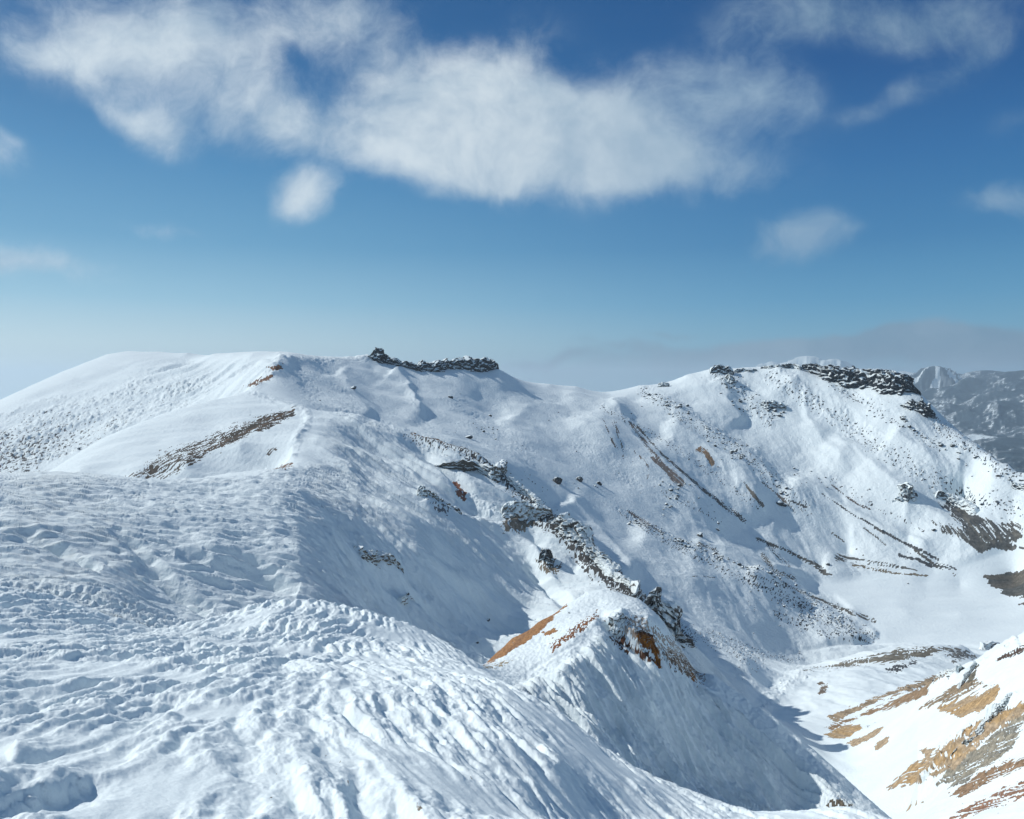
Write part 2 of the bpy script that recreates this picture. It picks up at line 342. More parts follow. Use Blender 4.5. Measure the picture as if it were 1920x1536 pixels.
# wind scoop at the lower left: a step in the snow
L0 = hit(-30, 1532)[:2]; L1 = hit(120, 1494)[:2]; L2_ = hit(196, 1450)[:2]
best = np.full(len(i), 1e9); sg = np.zeros(len(i)); al_ = np.zeros(len(i))
for k_, (a, b) in enumerate(((L0, L1), (L1, L2_))):
    e = b - a; wx, wy = x - a[0], y - a[1]; f = np.clip((wx * e[0] + wy * e[1]) / (e @ e), -2 if k_ == 0 else 0, 1)
    d = np.hypot(wx - e[0] * f, wy - e[1] * f); m = d < best
    best = np.where(m, d, best); sg = np.where(m, np.sign(e[0] * wy - e[1] * wx), sg); al_ = np.where(m, k_ + f, al_)
sd = best * sg + 0.10 * fbm(x / .5, y / .5, 58, 3)
stepw = sstep(1.95, 1.3, al_)
DZ[i] += stepw * (0.16 * sstep(0.0, 0.12, sd + .12 * lump - .05) * np.exp(-np.clip(sd, 0, 9) / 2.2) - 0.12 * sstep(0.5, 0.0, np.abs(sd + .15)))
tell('fg')

# --- wind-carved snowfield behind (100-340 m)
i = np.nonzero((Rf > 95) & (Rf < 360) & (Uf < 760) & (np.abs(THf) < 0.8))[0]
x, y, r = Xf[i], Yf[i], Rf[i]
w = sstep(98, 108, r) * sstep(760, 600, Uf[i] + 0.0 * r) * sstep(350, 318, r) * sstep(0.8, 0.7, np.abs(THf[i]))
w = w * sstep(0, 14, Vf[i] - np.interp(Uf[i], [0, 150, 300, 430, 560], [884, 890, 899, 888, 872]))
DF = wdir(120, 965, 300, 1000, 95); al, ac = al_ac(i, DF); ac = ac + 3 * fbm(x / 50, y / 50, 60, 2) + 0.5 * fbm(x / 6, y / 6, 61, 2)
n1 = ridged(ac / 3.4, al / 11, 62, 2, 0.55); n2 = pn(ac / 16, al / 22, 63)
d1, _ = cell(ac / 2.0 + .5 * pn(x / 3, y / 3, 8), al / 3.2, 64); d2, _ = cell(ac / 0.9, al / 1.1, 65)
h = 0.5 * n1 + .8 * n2 + .62 * np.sqrt(np.clip(1 - d1 * d1, 0, 1)) + 0.26 * np.sqrt(np.clip(1 - d2 * d2, 0, 1)) * sstep(160, 120, r) + .22 * fbm(ac / 2.4, al / 3.4, 67, 2) + 1.6 * fbm(x / 60, y / 45, 66, 2)
DZ[i] += h * w
# drainage gullies across it
for pts, wd, dp in (([(-20,985),(60,1010),(130,1040),(190,1075)], 15, 2.6), ([(210,1000),(280,1060),(330,1110),(400,1145)], 16, 1.6),
                    ([(330,1050),(400,1065),(480,1090),(560,1120)], 18, 3.0), ([(380,1040),(450,1055),(520,1085)], 9, 1.5), ([(250,1060),(330,1120),(390,1155)], 11, 2.4)):
    j, c, a_, s_ = line(pts, wd, 98, 300)
    DZ[j] -= dp * c * c * (3 - 2 * c) * np.sin(np.pi * np.clip(a_, 0, 1)) ** 0.5 * (1 + 0.3 * pn(Xf[j] / 3, Yf[j] / 3, 4))
tell('field')

# --- crater side slope: ribs running down to the right
DN = wdir(660, 880, 960, 1120, 95)
i = np.nonzero((Rf > 138) & (Rf < 640) & (Uf > 520) & (Uf < 1420) & (np.abs(THf) < 0.5))[0]
vcrest = np.interp(Uf[i], [540, 576, 700, 820, 900, 945, 1000, 1062, 1110, 1190, 1290, 1400, 1500], [700, 768, 787, 822, 850, 888, 938, 985, 1045, 1110, 1198, 1300, 1400])
rcrest = np.interp(Uf[i], [560, 700, 820, 900, 945, 1000, 1062, 1110, 1190, 1290], [470, 490, 470, 452, 432, 400, 370, 342, 312, 285])
x, y, r = Xf[i], Yf[i], Rf[i]
w = sstep(540, 680, Uf[i] + 30 * pn(x / 20, y / 20, 2)) * sstep(rcrest + 15, rcrest - 6, r) * sstep(1415, 1330, Uf[i]) * np.where(Uf[i] > 905, sstep(173, 200, r), sstep(139, 165, r))
a, c = al_ac(i, DN)
c = c + 5 * fbm(x / 60, y / 60, 70, 2)
g = ridged(a / 170, c / 15, 71, 3, 0.5) * 1.7 + ridged(a / 60, c / 5.2, 74, 2, .5) * .5
d1, _ = cell(a / 5.0, c / 2.4 + .3 * pn(x / 3, y / 3, 5), 75)
tex = 0.5 * np.sqrt(np.clip(1 - d1 * d1, 0, 1)) + 0.3 * fbm(a / 6.0, c / 3.0, 76, 3, .6)
DZ[i] += w * (g * sstep(0, 18, Vf[i] - vcrest) + tex * 1.15 + 2.0 * fbm(x / 45, y / 45, 78, 3) * sstep(0, 25, Vf[i] - vcrest))
for pts, wd, dp in (([(640,800),(740,880),(850,950),(960,1040)], 24, 3.4), ([(600,830),(680,930),(780,1010),(900,1110)], 26, -2.6),
                    ([(760,830),(850,900),(900,960)], 18, 4.5), ([(980,1060),(1030,1110),(1070,1150)], 20, 4.5),
                    ([(700,1080),(790,1140),(880,1200)], 20, 2.5), ([(760,1040),(880,1110),(980,1180)], 18, -2.2), ([(650,990),(760,1080),(860,1170)], 16, 2.2),
                    ([(920,960),(1000,1040),(1050,1130)], 16, -2.5)):
    j, cc, a_, s_ = line(pts, wd, 150, 600)
    DZ[j] -= dp * cc * cc * (3 - 2 * cc) * np.sin(np.pi * np.clip(a_, 0.02, .98)) ** 0.5
# cornice lip: (840,965) - (1060,1000)
j, cc, a_, s_ = line([(800,955),(850,968),(900,980),(950,998),(1010,1000),(1050,1000)], 26, 150, 600)
DZ[j] += np.where(s_ > 0, 2.6 * cc * cc, 2.6 * sstep(.7, 1, cc)) * np.sin(np.pi * np.clip(a_, 0.05, .95)) ** .6
tell('crater side')

# --- S ridge crest, small serrations
j, cc, a_, s_ = line([(547,852),(556,825),(572,800),(576,782),(570,768),(530,756),(490,745),(470,735),(482,720),(512,700),(527,667),(575,674),(640,675),(690,668)], 12, 280, 1010)
DZ[j] += cc * (0.5 + Rf[j] / 500) * ridged(Xf[j] / (Rf[j].mean() / 50), Yf[j] / 14, 80, 3, .6) * .6

# --- left mountain: shrub hummocks and ribs
i = np.nonzero((Rf > 610) & (Rf < 1500) & (Uf < 560) & (Uf > -600) & (np.abs(THf) < 0.8))[0]
x, y, r = Xf[i], Yf[i], Rf[i]
shr = sstep(-8, 40, inside(Uf[i], Vf[i], [(-200,790),(0,770),(120,735),(230,705),(330,690),(470,690),(530,690),(470,720),(330,790),(150,860),(60,910),(-200,930)]) + 22 * fbm(x / 40, y / 40, 90, 3))
d1, idc = cell(x / 3.2, y / 6, 91); d2, _ = cell(x / 1.8, y / 3.4, 92)
pat = sstep(-.5, .35, fbm(x / 45, y / 60, 95, 3)); hum = np.clip(1 - d1 * 1.25, 0, 1) * (idc > .35) * pat * (.5 + idc)
DLM = wdir(480, 680, 380, 740, 620)
a, c = al_ac(i, DLM); 
rib = ridged(a / 300, c / 38 + .4 * pn(x / 60, y / 60, 3), 93, 3, .5)
h = 2.6 * rib * sstep(200, 380, Uf[i]) * sstep(560, 500, Uf[i]) + 4 * fbm(x / 130, y / 130, 94, 3) + shr * (2.0 * hum + .6 * np.clip(1 - d2, 0, 1) * pat + 1.0 * fbm(x / 9, y / 14, 89, 4, .6))
stri = pn(x / 60, (y + .45 * x) / 9, 96) * .5 * sstep(760, 700, Vf[i])
DZ[i] += sstep(560, 530, Uf[i]) * (h + stri * 2) * sstep(620, 680, r) * sstep(1480, 1250, r) * sstep(6, 26, Vf[i] - np.interp(Uf[i], [-200, 0, 120, 200, 300, 400, 527], [835, 750, 695, 664, 659, 662, 664]))
LM_i, LM_shr, LM_hum = i, shr, np.clip(d1, 0, 1)
# its neighbour, the sunlit flank: faint wind marks
i, w = poly([(80,892),(140,852),(300,777),(460,735),(570,768),(576,790),(547,852),(560,878),(430,893),(300,906)], 8, 275, 600)
x, y = Xf[i], Yf[i]
DZ[i] += w * (0.5 * pn(x / 30, y / 8, 97) + 0.12 * pn(x / 2, y / 5, 98) + 1.2 * fbm(x / 45, y / 45, 99, 2))
tell('left mountain')

# --- bowl, right wall and crater floor
i = np.nonzero((Rf > 280) & (Rf < 1700) & (Uf > 540) & (np.abs(THf) < 0.8))[0]
x, y, r = Xf[i], Yf[i], Rf[i]; u, v = Uf[i], Vf[i]
ridge_v = np.interp(u, [540, 690, 935, 985, 1080, 1140, 1200, 1258, 1340, 1460, 1640, 1728, 1762, 1860, 1925, 2100], [667, 667, 692, 718, 726, 739, 722, 718, 690, 686, 714, 742, 787, 850, 884, 980])
inn = sstep(1, 22, v - ridge_v)
behind = sstep(rcrest[0] if False else 470, 560, r) if False else 1.0
floorw = sstep(-6, 12, inside(u, v, [(1490,1235),(1660,1215),(1900,1215),(2300,1215),(2300,1010),(1890,1022),(1780,1062),(1560,1085),(1480,1090),(1560,1120),(1640,1190),(1600,1215)]))
DW = wdir(1500, 760, 1640, 960, 800)
a, c = al_ac(i, DW)
c2 = c + 14 * fbm(x / 160, y / 160, 100, 2)
gul = ridged(a / 420, c2 / 85, 101, 3, 0.45) * 4.2 * sstep(-.5, .4, fbm(x / 200, y / 200, 103, 2)) + ridged(a / 130, c2 / 19, 104, 2, .5) * .7
rw = sstep(1150, 1420, u) * .7
near_dbl = sstep(640, 420, r)
iscr = sstep(np.interp(u, [560, 700, 900, 1000, 1110, 1290, 1400], [500, 530, 505, 455, 390, 330, 300]) - 5, np.interp(u, [560, 700, 900, 1000, 1110, 1290, 1400], [500, 530, 505, 455, 390, 330, 300]) + 40, r)
h = gul * rw * inn * (1 - floorw) + (4.5 * fbm(x / 110, y / 110, 106, 4, .45) * inn + 0.35 * (.25 + .75 * sstep(1150, 1300, u)) * fbm(x / 9, y / 9, 107, 3, .55)) * (1 - floorw) + floorw * (0.55 * pn(x / 90, y / 24, 108) + .22 * pn(x / 40, y / 8, 112) + 1.2 * pn(x / 220, y / 120, 113))
DZ[i] += h * iscr * sstep(1650, 1450, r) * sstep(541, 600, u)
# rubble and frozen scree belts (photograph lines on the wall), roughening the snow
RUB = [([(1130,765),(1200,800),(1280,850),(1340,890),(1420,950)], (14, 18), .7), ([(1210,735),(1290,790),(1360,830),(1420,870),(1520,960)], (26, 22), 1.0, .6),
 ([(1340,700),(1400,740),(1440,790)], (24, 30), 1.0), ([(1450,705),(1530,760),(1620,820),(1720,880),(1800,930)], (34, 44), 1.2, .45), ([(1560,720),(1680,790),(1760,840)], (22, 20), .8),
 ([(1760,800),(1840,850),(1930,900)], (26, 40), 1.2), ([(1560,900),(1640,950),(1740,1000)], (14, 8), .5), ([(1800,930),(1930,960)], (26, 30), .8),
 ([(1160,960),(1240,1010),(1330,1055),(1430,1105),(1530,1155),(1630,1195)], (9, 26), 1.1), ([(1460,1150),(1540,1185),(1620,1205)], (26, 14), 1.1),
 ([(1400,1085),(1500,1130),(1600,1170)], (18, 14), .7), ([(1080,830),(1150,880),(1210,930)], (30, 14), .6, .25), ([(1020,780),(1090,790)], 14, .4, .2),
 ([(840,740),(900,790),(960,830),(1000,860)], (24, 30), .55, .15), ([(860,800),(930,840),(1000,900)], (16, 12), .4, .2),
 ([(740,690),(765,730),(790,790),(800,810)], (16, 26), .5, .04), ([(600,690),(660,760),(720,800)], (30, 26), .5, .02),
 ([(560,700),(600,760),(680,800),(760,815)], (30, 22), .7, .02), ([(1230,915),(1300,950),(1360,985)], (14, 10), .5), ([(1420,1240),(1380,1280),(1460,1290),(1500,1250)], 30, .8, .3),
 ([(1180,1100),(1300,1190),(1420,1240)], (10, 30), .8, .4), ([(1330,1185),(1440,1230),(1500,1240)], (14, 10), .6), ([(1420,1345),(1440,1310),(1500,1280)], 24, .8, .15),
 ([(760,820),(850,850),(920,880),(960,920),(1010,950)], (22, 16), 1.2, .35), ([(1000,930),(1080,1010),(1160,1090),(1290,1195)], 14, 1.2), ([(860,900),(900,950),(960,990),(1040,990)], 18, 1.6, .2)]
RUB = [q if len(q) == 4 else (*q, .75 * q[2]) for q in RUB]
for pts, wd, amp, stn in RUB:
    j, cc, a_, s_ = line(pts, wd, 250, 1500)
    if not len(j): continue
    s = Rf[j] / 1400
    dd, idd = cell(Xf[j] / (4.5 * s.mean()), Yf[j] / (7.5 * s.mean()), 110)
    DZ[j] += amp * sstep(0, .8, cc) * sstep(-.55, .35, fbm(Xf[j] / (38 * s.mean()), Yf[j] / (60 * s.mean()), 109, 3)) * s * (1.0 * np.clip(1 - dd * 1.5, 0, 1) * (idd > .35) + 1.3 * fbm(Xf[j] / (7 * s.mean()), Yf[j] / (7 * s.mean()), 111, 3, .6))
def spur(pts, wl, wr, amp, rlo=420, rhi=1500, fade=.12):
    """a rib with a long side on the left and a short one on the right (photograph widths)"""
    us = [p[0] for p in pts]; vs_ = [p[1] for p in pts]; m = 2.6 * max(wl, wr)
    i = np.nonzero((Uf > min(us) - m) & (Uf < max(us) + m) & (Vf > min(vs_) - m) & (Vf < max(vs_) + m) & (Rf > rlo) & (Rf < rhi))[0]
    best = np.full(len(i), 1e9); al = np.zeros(len(i)); sd = np.zeros(len(i)); n = len(pts) - 1
    wob_ = 9 * fbm(Xf[i] / 60, Yf[i] / 60, 88, 3)
    for k in range(n):
        ax, ay = pts[k]; bx, by = pts[k + 1]; ex, ey = bx - ax, by - ay; wx, wy = Uf[i] + wob_ - ax, Vf[i] - ay
        f = np.clip((wx * ex + wy * ey) / (ex * ex + ey * ey), 0, 1)
        dd_ = np.hypot(wx - ex * f, wy - ey * f); q = dd_ < best
        best = np.where(q, dd_, best); al = np.where(q, (k + f) / n, al); sd = np.where(q, np.sign(ex * wy - ey * wx), sd)
    w_ = np.where(sd > 0, wl, wr)                 # going down the picture, the left of the line is the positive side
    prof = np.exp(-(best / w_) ** 1.3)
    DZ[i] += amp * prof * sstep(0, fade, al) * sstep(1, 1 - fade * 1.5, al) * sstep(m, m * .7, best)
for a_ in (([(1142,742),(1172,800),(1205,845),(1250,890),(1300,935),(1370,1000)], 70, 18, 10), ([(1240,790),(1310,835),(1370,880),(1415,930),(1440,985)], 60, 18, 11),
           ([(1200,728),(1290,785),(1360,840),(1430,890),(1510,960),(1600,1020)], 34, 20, 9), ([(1350,705),(1372,760),(1395,800)], 26, 14, 8), ([(1470,700),(1510,780),(1560,850),(1600,900)], 40, 24, 8),
           ([(1560,820),(1640,890),(1730,960),(1800,1000)], 60, 22, 10), ([(1660,800),(1750,870),(1850,930)], 40, 22, 9), ([(1480,900),(1560,950),(1680,1010),(1770,1055)], 60, 14, 9),
           ([(1180,985),(1250,1020),(1330,1058),(1430,1108),(1530,1158),(1620,1198)], 70, 14, 8), ([(1400,1080),(1480,1105),(1560,1140),(1640,1170)], 40, 10, 5),
           ([(930,800),(1000,770),(1070,765),(1120,800),(1180,870)], 30, 34, 7), ([(740,690),(765,730),(800,790)], 26, 12, 7), ([(1060,930),(1110,990),(1160,1050),(1200,1100)], 44, 18, 6),
           ([(1290,1015),(1370,1040),(1450,1075),(1540,1090)], 40, 10, 6), ([(640,690),(660,740),(700,790)], 30, 18, 4)):
    spur(*a_)
tell('bowl')

# --- knoll: fluted face and lumpy rime crown
DK = wdir(1140, 1260, 1260, 1470, 70)
i = np.nonzero((Rf > 76) & (Rf < 172) & (Uf > 885) & (Uf < 1800) & (Vf > 1080))[0]
x, y, r, u, v = Xf[i], Yf[i], Rf[i], Uf[i], Vf[i]
w = sstep(885, 930, u) * sstep(170, 158, r)
a, c = al_ac(i, DK); c = c + .8 * fbm(x / 9, y / 9, 120, 2); 
vk = np.interp(u, [905, 960, 1040, 1120, 1165, 1230, 1290, 1400, 1500, 1680], [1265, 1275, 1240, 1165, 1150, 1180, 1245, 1320, 1395, 1545])
face = sstep(5, 60, v - vk)
flu = ridged(a / 40, c / 4.6, 121, 3, .55) * 1.1 + ridged(a / 6, c / .95, 125, 2, .55) * .34 * sstep(.1, .8, face)
d1, _ = cell(x / .9, y / .9, 127); d2, _ = cell(x / .4, y / .5, 128)
crown = sstep(60, 0, np.hypot((u - 1200) / 2.0, v - 1170)) + .7 * sstep(34, 0, np.hypot((u - 1390) / 1, (v - 1265)))
h = flu * face + crown * (.55 * np.sqrt(np.clip(1 - d1 * d1, 0, 1)) + .2 * np.sqrt(np.clip(1 - d2 * d2, 0, 1))) + .12 * fbm(x / .8, y / .8, 129, 3, .6) + .9 * fbm(x / 14, y / 14, 133, 2) * face
DZ[i] += h * w
for pts, wd, dp in (([(1100,1250),(1120,1330),(1170,1400)], 26, .9), ([(1165,1300),(1200,1360),(1230,1410)], 20, 1.0), ([(1190,1290),(1230,1350)], 12, -1.1), ([(1040,1300),(1110,1350)], 16, .8),
                    ([(1130,1160),(1160,1200),(1210,1250)], 20, 1.6), ([(1290,1230),(1330,1290)], 18, 1.1), ([(990,1262),(1040,1228),(1078,1208)], 7, .25)):
    j, cc, a_, s_ = line(pts, wd, 76, 170)
    DZ[j] -= dp * cc * cc * (3 - 2 * cc) * np.sin(np.pi * np.clip(a_, .03, .97)) ** .5
# scallops left of it where the crust has been trodden by the wind
i, w = poly([(925,1275),(990,1262),(1070,1222),(1100,1240),(1060,1300),(1000,1312)], 12, 76, 130)
d1, _ = cell(Xf[i] / .95, Yf[i] / 1.3, 140); DZ[i] += w * .3 * np.sqrt(np.clip(1 - d1 * d1 * 1.3, 0, 1))
# small crust ledge on the right rim of the foreground
tell('knoll')

# --- ochre slope and white gully
i = np.nonzero((Rf > 100) & (Rf < 460) & (Uf > 1400) & (Uf < 2400) & (Vf > 1150))[0]
i = i[~((Rf[i] < 172) & (Uf[i] < 1720))]
x, y, r, u, v = Xf[i], Yf[i], Rf[i], Uf[i], Vf[i]
DG = wdir(1880, 1290, 1600, 1400, 110)
a, c = al_ac(i, DG)
g = .8 * fbm(a / 60, c / 16, 150, 3, .5) + .22 * ridged(a / 20, c / 3.4, 153, 3, .55) * sstep(1640, 1760, u) + .5 * fbm(x / 6, y / 6, 156, 3, .6) * sstep(1820, 1900, u - (v - 1400) * .3)
DZ[i] += g * sstep(1400, 1500, u) * sstep(455, 400, r) * sstep(1150, 1185, v)
for pts, wd, dp in (([(1720,1500),(1790,1420),(1860,1360),(1930,1320)], 26, -3.0), ([(1760,1285),(1830,1255),(1900,1210)], 14, -1.6), ([(1700,1300),(1790,1275)], 12, -1.0), ([(1420,1345),(1470,1300),(1510,1262)], 24, -1.1)):
    j, cc, a_, s_ = line(pts, wd, 110 if pts[0][0] > 1650 else 200, 460)
    DZ[j] -= dp * cc * (1 + .6 * fbm(Xf[j] / 3, Yf[j] / 3, 157, 3, .6))
tell('ochre')
Z = Z + DZ.reshape(Z.shape)

# ------------------------------------------------------------------ what lies bare: coverage and soil colour
COV = np.zeros(NV); SOIL = np.tile(np.array([.05, .052, .055]), (NV, 1)); TINT = np.zeros(NV)
U, V = project(X, Y, Z); Uf, Vf = U.ravel(), V.ravel()
DARK = (.030, .032, .036); GREY = (.13, .125, .11); OLIVE = (.17, .155, .12); TAN = (.41, .315, .21); OCHRE = (.44, .30, .155); BROWN = (.16, .085, .05); RUST = (.38, .15, .03); SLATE = (.075, .08, .085)
def bare(pts, col, d=None, cut=0.5, soft=4, rlo=0, rhi=1e9, streak=(40, 5), amp=1.0, seed=0, wob=5, contrast=9.0, col2=None):
    i, w = poly(pts, soft, rlo, rhi, wob=wob, wl=26)
    if not len(i): return
    s = float(np.median(Rf[i])) / F
    if d is None: d = np.array([0., 1.])
    a, c = al_ac(i, d)
    n = fbm(a / (streak[0] * s), c / (streak[1] * s), 200 + seed, 4, .6)
    k = np.clip((w * 1.25 + n * amp - cut) * contrast, 0, 1) * np.clip(w * 6, 0, 1)
    cc = np.tile(np.array(col), (len(i), 1))
    if col2 is not None:
        m = sstep(-.3, .4, fbm(a / (streak[0] * 2 * s), c / (streak[1] * 3 * s), 230 + seed, 3))[:, None]
        cc = cc * (1 - m) + np.array(col2) * m
    cc = cc * (1 + .35 * fbm(a / (12 * s), c / (2.5 * s), 260 + seed, 3, .6))[:, None]
    m = k > COV[i]
    SOIL[i[m]] = cc[m]; COV[i] = np.maximum(COV[i], k)
def streak_line(pts, width, col, cut=.5, rlo=0, rhi=1e9, amp=1.0, seed=0, contrast=9., st=(16, 3)):
    i, c_, a_, s_ = line(pts, width, rlo, rhi)
    if not len(i): return
    s = float(np.median(Rf[i])) / F
    h0 = hit(*pts[0], rlo); h1 = hit(*pts[-1], rlo)
    d = (h1 - h0)[:2] if h0 is not None and h1 is not None else np.array([0., 1.]); d = d / np.linalg.norm(d)
    a, c = al_ac(i, d)
    n = fbm(a / (st[0] * s), c / (st[1] * s), 300 + seed, 4, .65)
    k = np.clip((sstep(0, .8, c_) * 1.1 + n * amp - cut) * contrast, 0, 1)
    m = k > COV[i]; SOIL[i[m]] = np.array(col) * (1 + .3 * n[m])[:, None]; COV[i] = np.maximum(COV[i], k)
# sunlit flank: band of bare heath
DL = wdir(350, 880, 540, 785, 280)
bare([(345,868),(395,838),(450,805),(500,780),(553,766),(554,778),(510,800),(450,822),(390,850),(352,872)], (.060,.052,.043), DL, .84, 4, 280, 560, (60, 4), 1.0, 1, col2=(.12,.085,.06))
bare([(240,895),(300,850),(390,815),(470,785),(540,765),(500,800),(400,850),(350,885),(270,905)], (.10,.085,.07), DL, 1.15, 10, 280, 560, (30, 4), 1.0, 2)
bare([(455,728),(480,712),(515,700),(505,712),(480,722)], BROWN, DL, .8, 3, 500, 760, (30, 3), 1, 3)
bare([(505,690),(529,682),(528,690),(512,694)], BROWN, DL, .6, 2, 500, 800, (30, 3), 1, 3)
bare([(500,845),(520,838),(528,842),(505,852)], (.10,.085,.07), DL, 1.0, 4, 280, 400, (20, 3), 1, 4)
bare([(515,875),(545,868),(550,874),(520,882)], (.2,.12,.08), DL, .95, 3, 280, 400, (20, 3), 1, 4)
# left mountain shrubs showing between the rime
i = LM_i; k = LM_shr
dens = sstep(730, 860, Vf[i] + .0) * sstep(420, 60, Uf[i])
n = fbm(Xf[i] / 2.6, Yf[i] / 5, 310, 3, .7)
k2 = np.clip((LM_hum * .9 + n * .75 - (1.02 - .66 * dens)) * 4, 0, .85) * k
SOIL[i] = np.where((k2 > COV[i])[:, None], np.array([.10, .10, .105]), SOIL[i]); COV[i] = np.maximum(COV[i], k2)
# rubble belts show dark stones
for q, (pts, wd, amp, stn) in enumerate(RUB):
    if stn > .3: streak_line(pts, wd, DARK, 1.62 - .22 * stn, 250, 1500, .95, q, 8., (5, 4))
# the spine above the crater: dark stones between patches of rime
for pts, wd, cut in (([(880,862),(930,884),(985,922),(1040,962)], 16, .98), ([(960,905),(1010,945),(1060,988),(1100,1040),(1140,1078),(1190,1112)], 20, .78), ([(1040,985),(1080,1030),(1120,1075)], 26, .92), ([(1130,1085),(1200,1130),(1260,1170),(1295,1205)], 16, .9),
                     ([(960,965),(1000,975),(1040,990)], 20, .95), ([(790,815),(860,835),(920,860),(950,885)], 22, 1.0)):
    streak_line(pts, wd, (.085, .083, .08), cut, 270, 470, 1.0, 77, 5., (10, 5))
# right wall: brown and grey gully streaks
THIN = .14
W1 = wdir(1210, 800, 1330, 930, 600)
for pts, wd, col, cut in (([(1180,790),(1210,830),(1240,870),(1262,898)], (5, 9), (.22,.18,.15), .7), ([(1222,858),(1250,880),(1275,905)], (5, 15), (.25,.20,.165), .55),
    ([(1195,800),(1240,850),(1290,895),(1340,935),(1395,975)], (3, 8), (.11,.10,.09), .62), ([(1150,790),(1165,830),(1170,865)], (8, 4), (.2,.17,.14), .9), ([(1190,845),(1215,875),(1215,895)], 6, (.2,.15,.12), .95),
    ([(1312,842),(1325,850),(1335,868)], 9, (.33,.21,.12), .45), ([(1395,905),(1415,930),(1430,948)], (2, 7), (.2,.175,.14), .4), ([(1130,785),(1150,830),(1170,860)], (3, 4), (.15,.12,.1), .9),
    ([(1430,905),(1460,930),(1490,960)], (4, 5), (.16,.14,.12), .8), ([(1540,925),(1600,965),(1680,1010),(1760,1050)], (2, 5), SLATE, .6), ([(1560,910),(1600,940),(1630,955)], (4, 4), (.12,.10,.09), .8),
    ([(1310,1020),(1340,1030),(1350,1050)], (8, 6), GREY, .8), ([(1640,990),(1700,1020),(1740,1050),(1790,1080)], (4, 6), GREY, .7), ([(1680,1010),(1720,1030)], 4, GREY, .6), ([(1620,990),(1660,1020)], 5, GREY, .75),
    ([(1420,1010),(1480,1035),(1530,1060),(1560,1085)], (5, 9), GREY, .62), ([(1430,1040),(1450,1070),(1490,1085)], 9, (.15,.14,.12), .8), ([(1440,1020),(1480,1060)], 9, DARK, .9),
    ([(1570,1045),(1640,1055),(1720,1068)], (12, 4), (.12,.12,.11), .8), ([(1600,1060),(1680,1075),(1740,1080)], (5, 3), (.20,.17,.12), .6), ([(1690,1040),(1740,1058),(1790,1066)], (10, 6), SLATE, .7),
    ([(1400,1075),(1480,1100),(1560,1135),(1640,1165)], (4, 8), GREY, .8), ([(1560,1000),(1620,1040)], 4, GREY, .8), ([(1300,1080),(1360,1085)], 3, GREY, 1.), ([(1170,1120),(1240,1155)], 4, GREY, .9),
    ([(1180,960),(1240,1000)], 7, (.14,.10,.08), .8), ([(1460,930),(1510,950)], 5, GREY, .9), ([(1130,1130),(1150,1140)], 3, GREY, .8)):
    streak_line(pts, wd, col, cut + THIN, 420, 1500, .85, 40 + int(pts[0][0]) % 17, 5., (55, 3.2))
W2 = wdir(1800, 960, 1860, 1030, 700)
bare([(1780,958),(1800,950),(1850,975),(1905,980),(1925,985),(1925,1000),(1890,1020),(1845,1022),(1820,1012),(1795,980)], (.14,.135,.115), W2, .86, 5, 700, 1200, (50, 3.5), 1.3, 8, col2=(.095,.098,.095))
bare([(1750,935),(1790,940),(1825,960),(1850,985),(1815,990),(1785,965)], SLATE, W2, .9, 5, 700, 1200, (30, 5), 1., 9)
bare([(1748,978),(1800,990),(1880,1010),(1900,1018),(1830,1020),(1770,1000)], (.12,.12,.11), W2, .95, 5, 700, 1200, (50, 3), 1., 10)
bare([(1815,1015),(1860,1018),(1930,1025),(1930,1031),(1850,1030),(1838,1037)], (.12,.12,.11), None, .5, 3, 700, 1200, (20, 8), .6, 11)
bare([(1845,1083),(1870,1075),(1930,1070),(1930,1125),(1890,1115),(1860,1100)], (.095,.10,.095), np.array([1.,0]), .5, 5, 600, 1200, (60, 6), .8, 12, col2=(.13,.12,.10))
bare([(1905,1133),(1930,1128),(1930,1136)], (.12,.10,.09), np.array([1.,0]), .5, 2, 600, 1200, (30, 6), .6, 13)
# tongue
bare([(1500,1258),(1590,1240),(1680,1216),(1760,1213),(1800,1216),(1750,1226),(1690,1240),(1600,1250)], (.19,.175,.14), wdir(1520,1256,1700,1218,430), .85, 4, 430, 760, (60, 5), 1., 14)
bare([(1770,1216),(1815,1220),(1830,1235),(1790,1240)], (.17,.17,.16), None, .9, 5, 430, 760, (20, 5), .8, 15)
bare([(1660,1255),(1720,1236),(1715,1246),(1680,1262)], SLATE, DL, .8, 3, 380, 760, (30, 5), 1., 15)
bare([(1535,1280),(1552,1282),(1548,1298),(1538,1302)], (.2,.16,.12), None, .7, 3, 300, 600, (20, 8), 1., 16)
# ochre patches
OG = wdir(1640, 1390, 1800, 1310, 110)
kw = dict(rlo=110, rhi=520, streak=(60, 4.5), contrast=3.6)
bare([(1550,1342),(1600,1325),(1670,1298),(1760,1262),(1790,1256),(1740,1285),(1680,1302),(1620,1328),(1568,1352)], (.27,.21,.14), OG, .5, 3, amp=.75, seed=20, wob=4, col2=TAN, **kw)
bare([(1548,1362),(1600,1348),(1650,1325),(1700,1300),(1745,1282),(1740,1302),(1690,1322),(1640,1336),(1590,1355),(1560,1368)], (.29,.20,.12), OG, .5, 3, amp=.75, seed=21, wob=4, **kw)
bare([(1545,1378),(1580,1362),(1615,1358),(1614,1368),(1580,1384),(1555,1384)], OCHRE, OG, .4, 2, amp=.6, seed=22, wob=3, col2=TAN, **kw)
bare([(1586,1395),(1620,1378),(1655,1364),(1650,1374),(1625,1388),(1600,1400)], TAN, OG, .35, 2, amp=.5, seed=23, wob=3, **kw)
bare([(1636,1402),(1650,1388),(1668,1381),(1662,1396),(1645,1404)], TAN, OG, .35, 2, amp=.5, seed=24, wob=3, **kw)
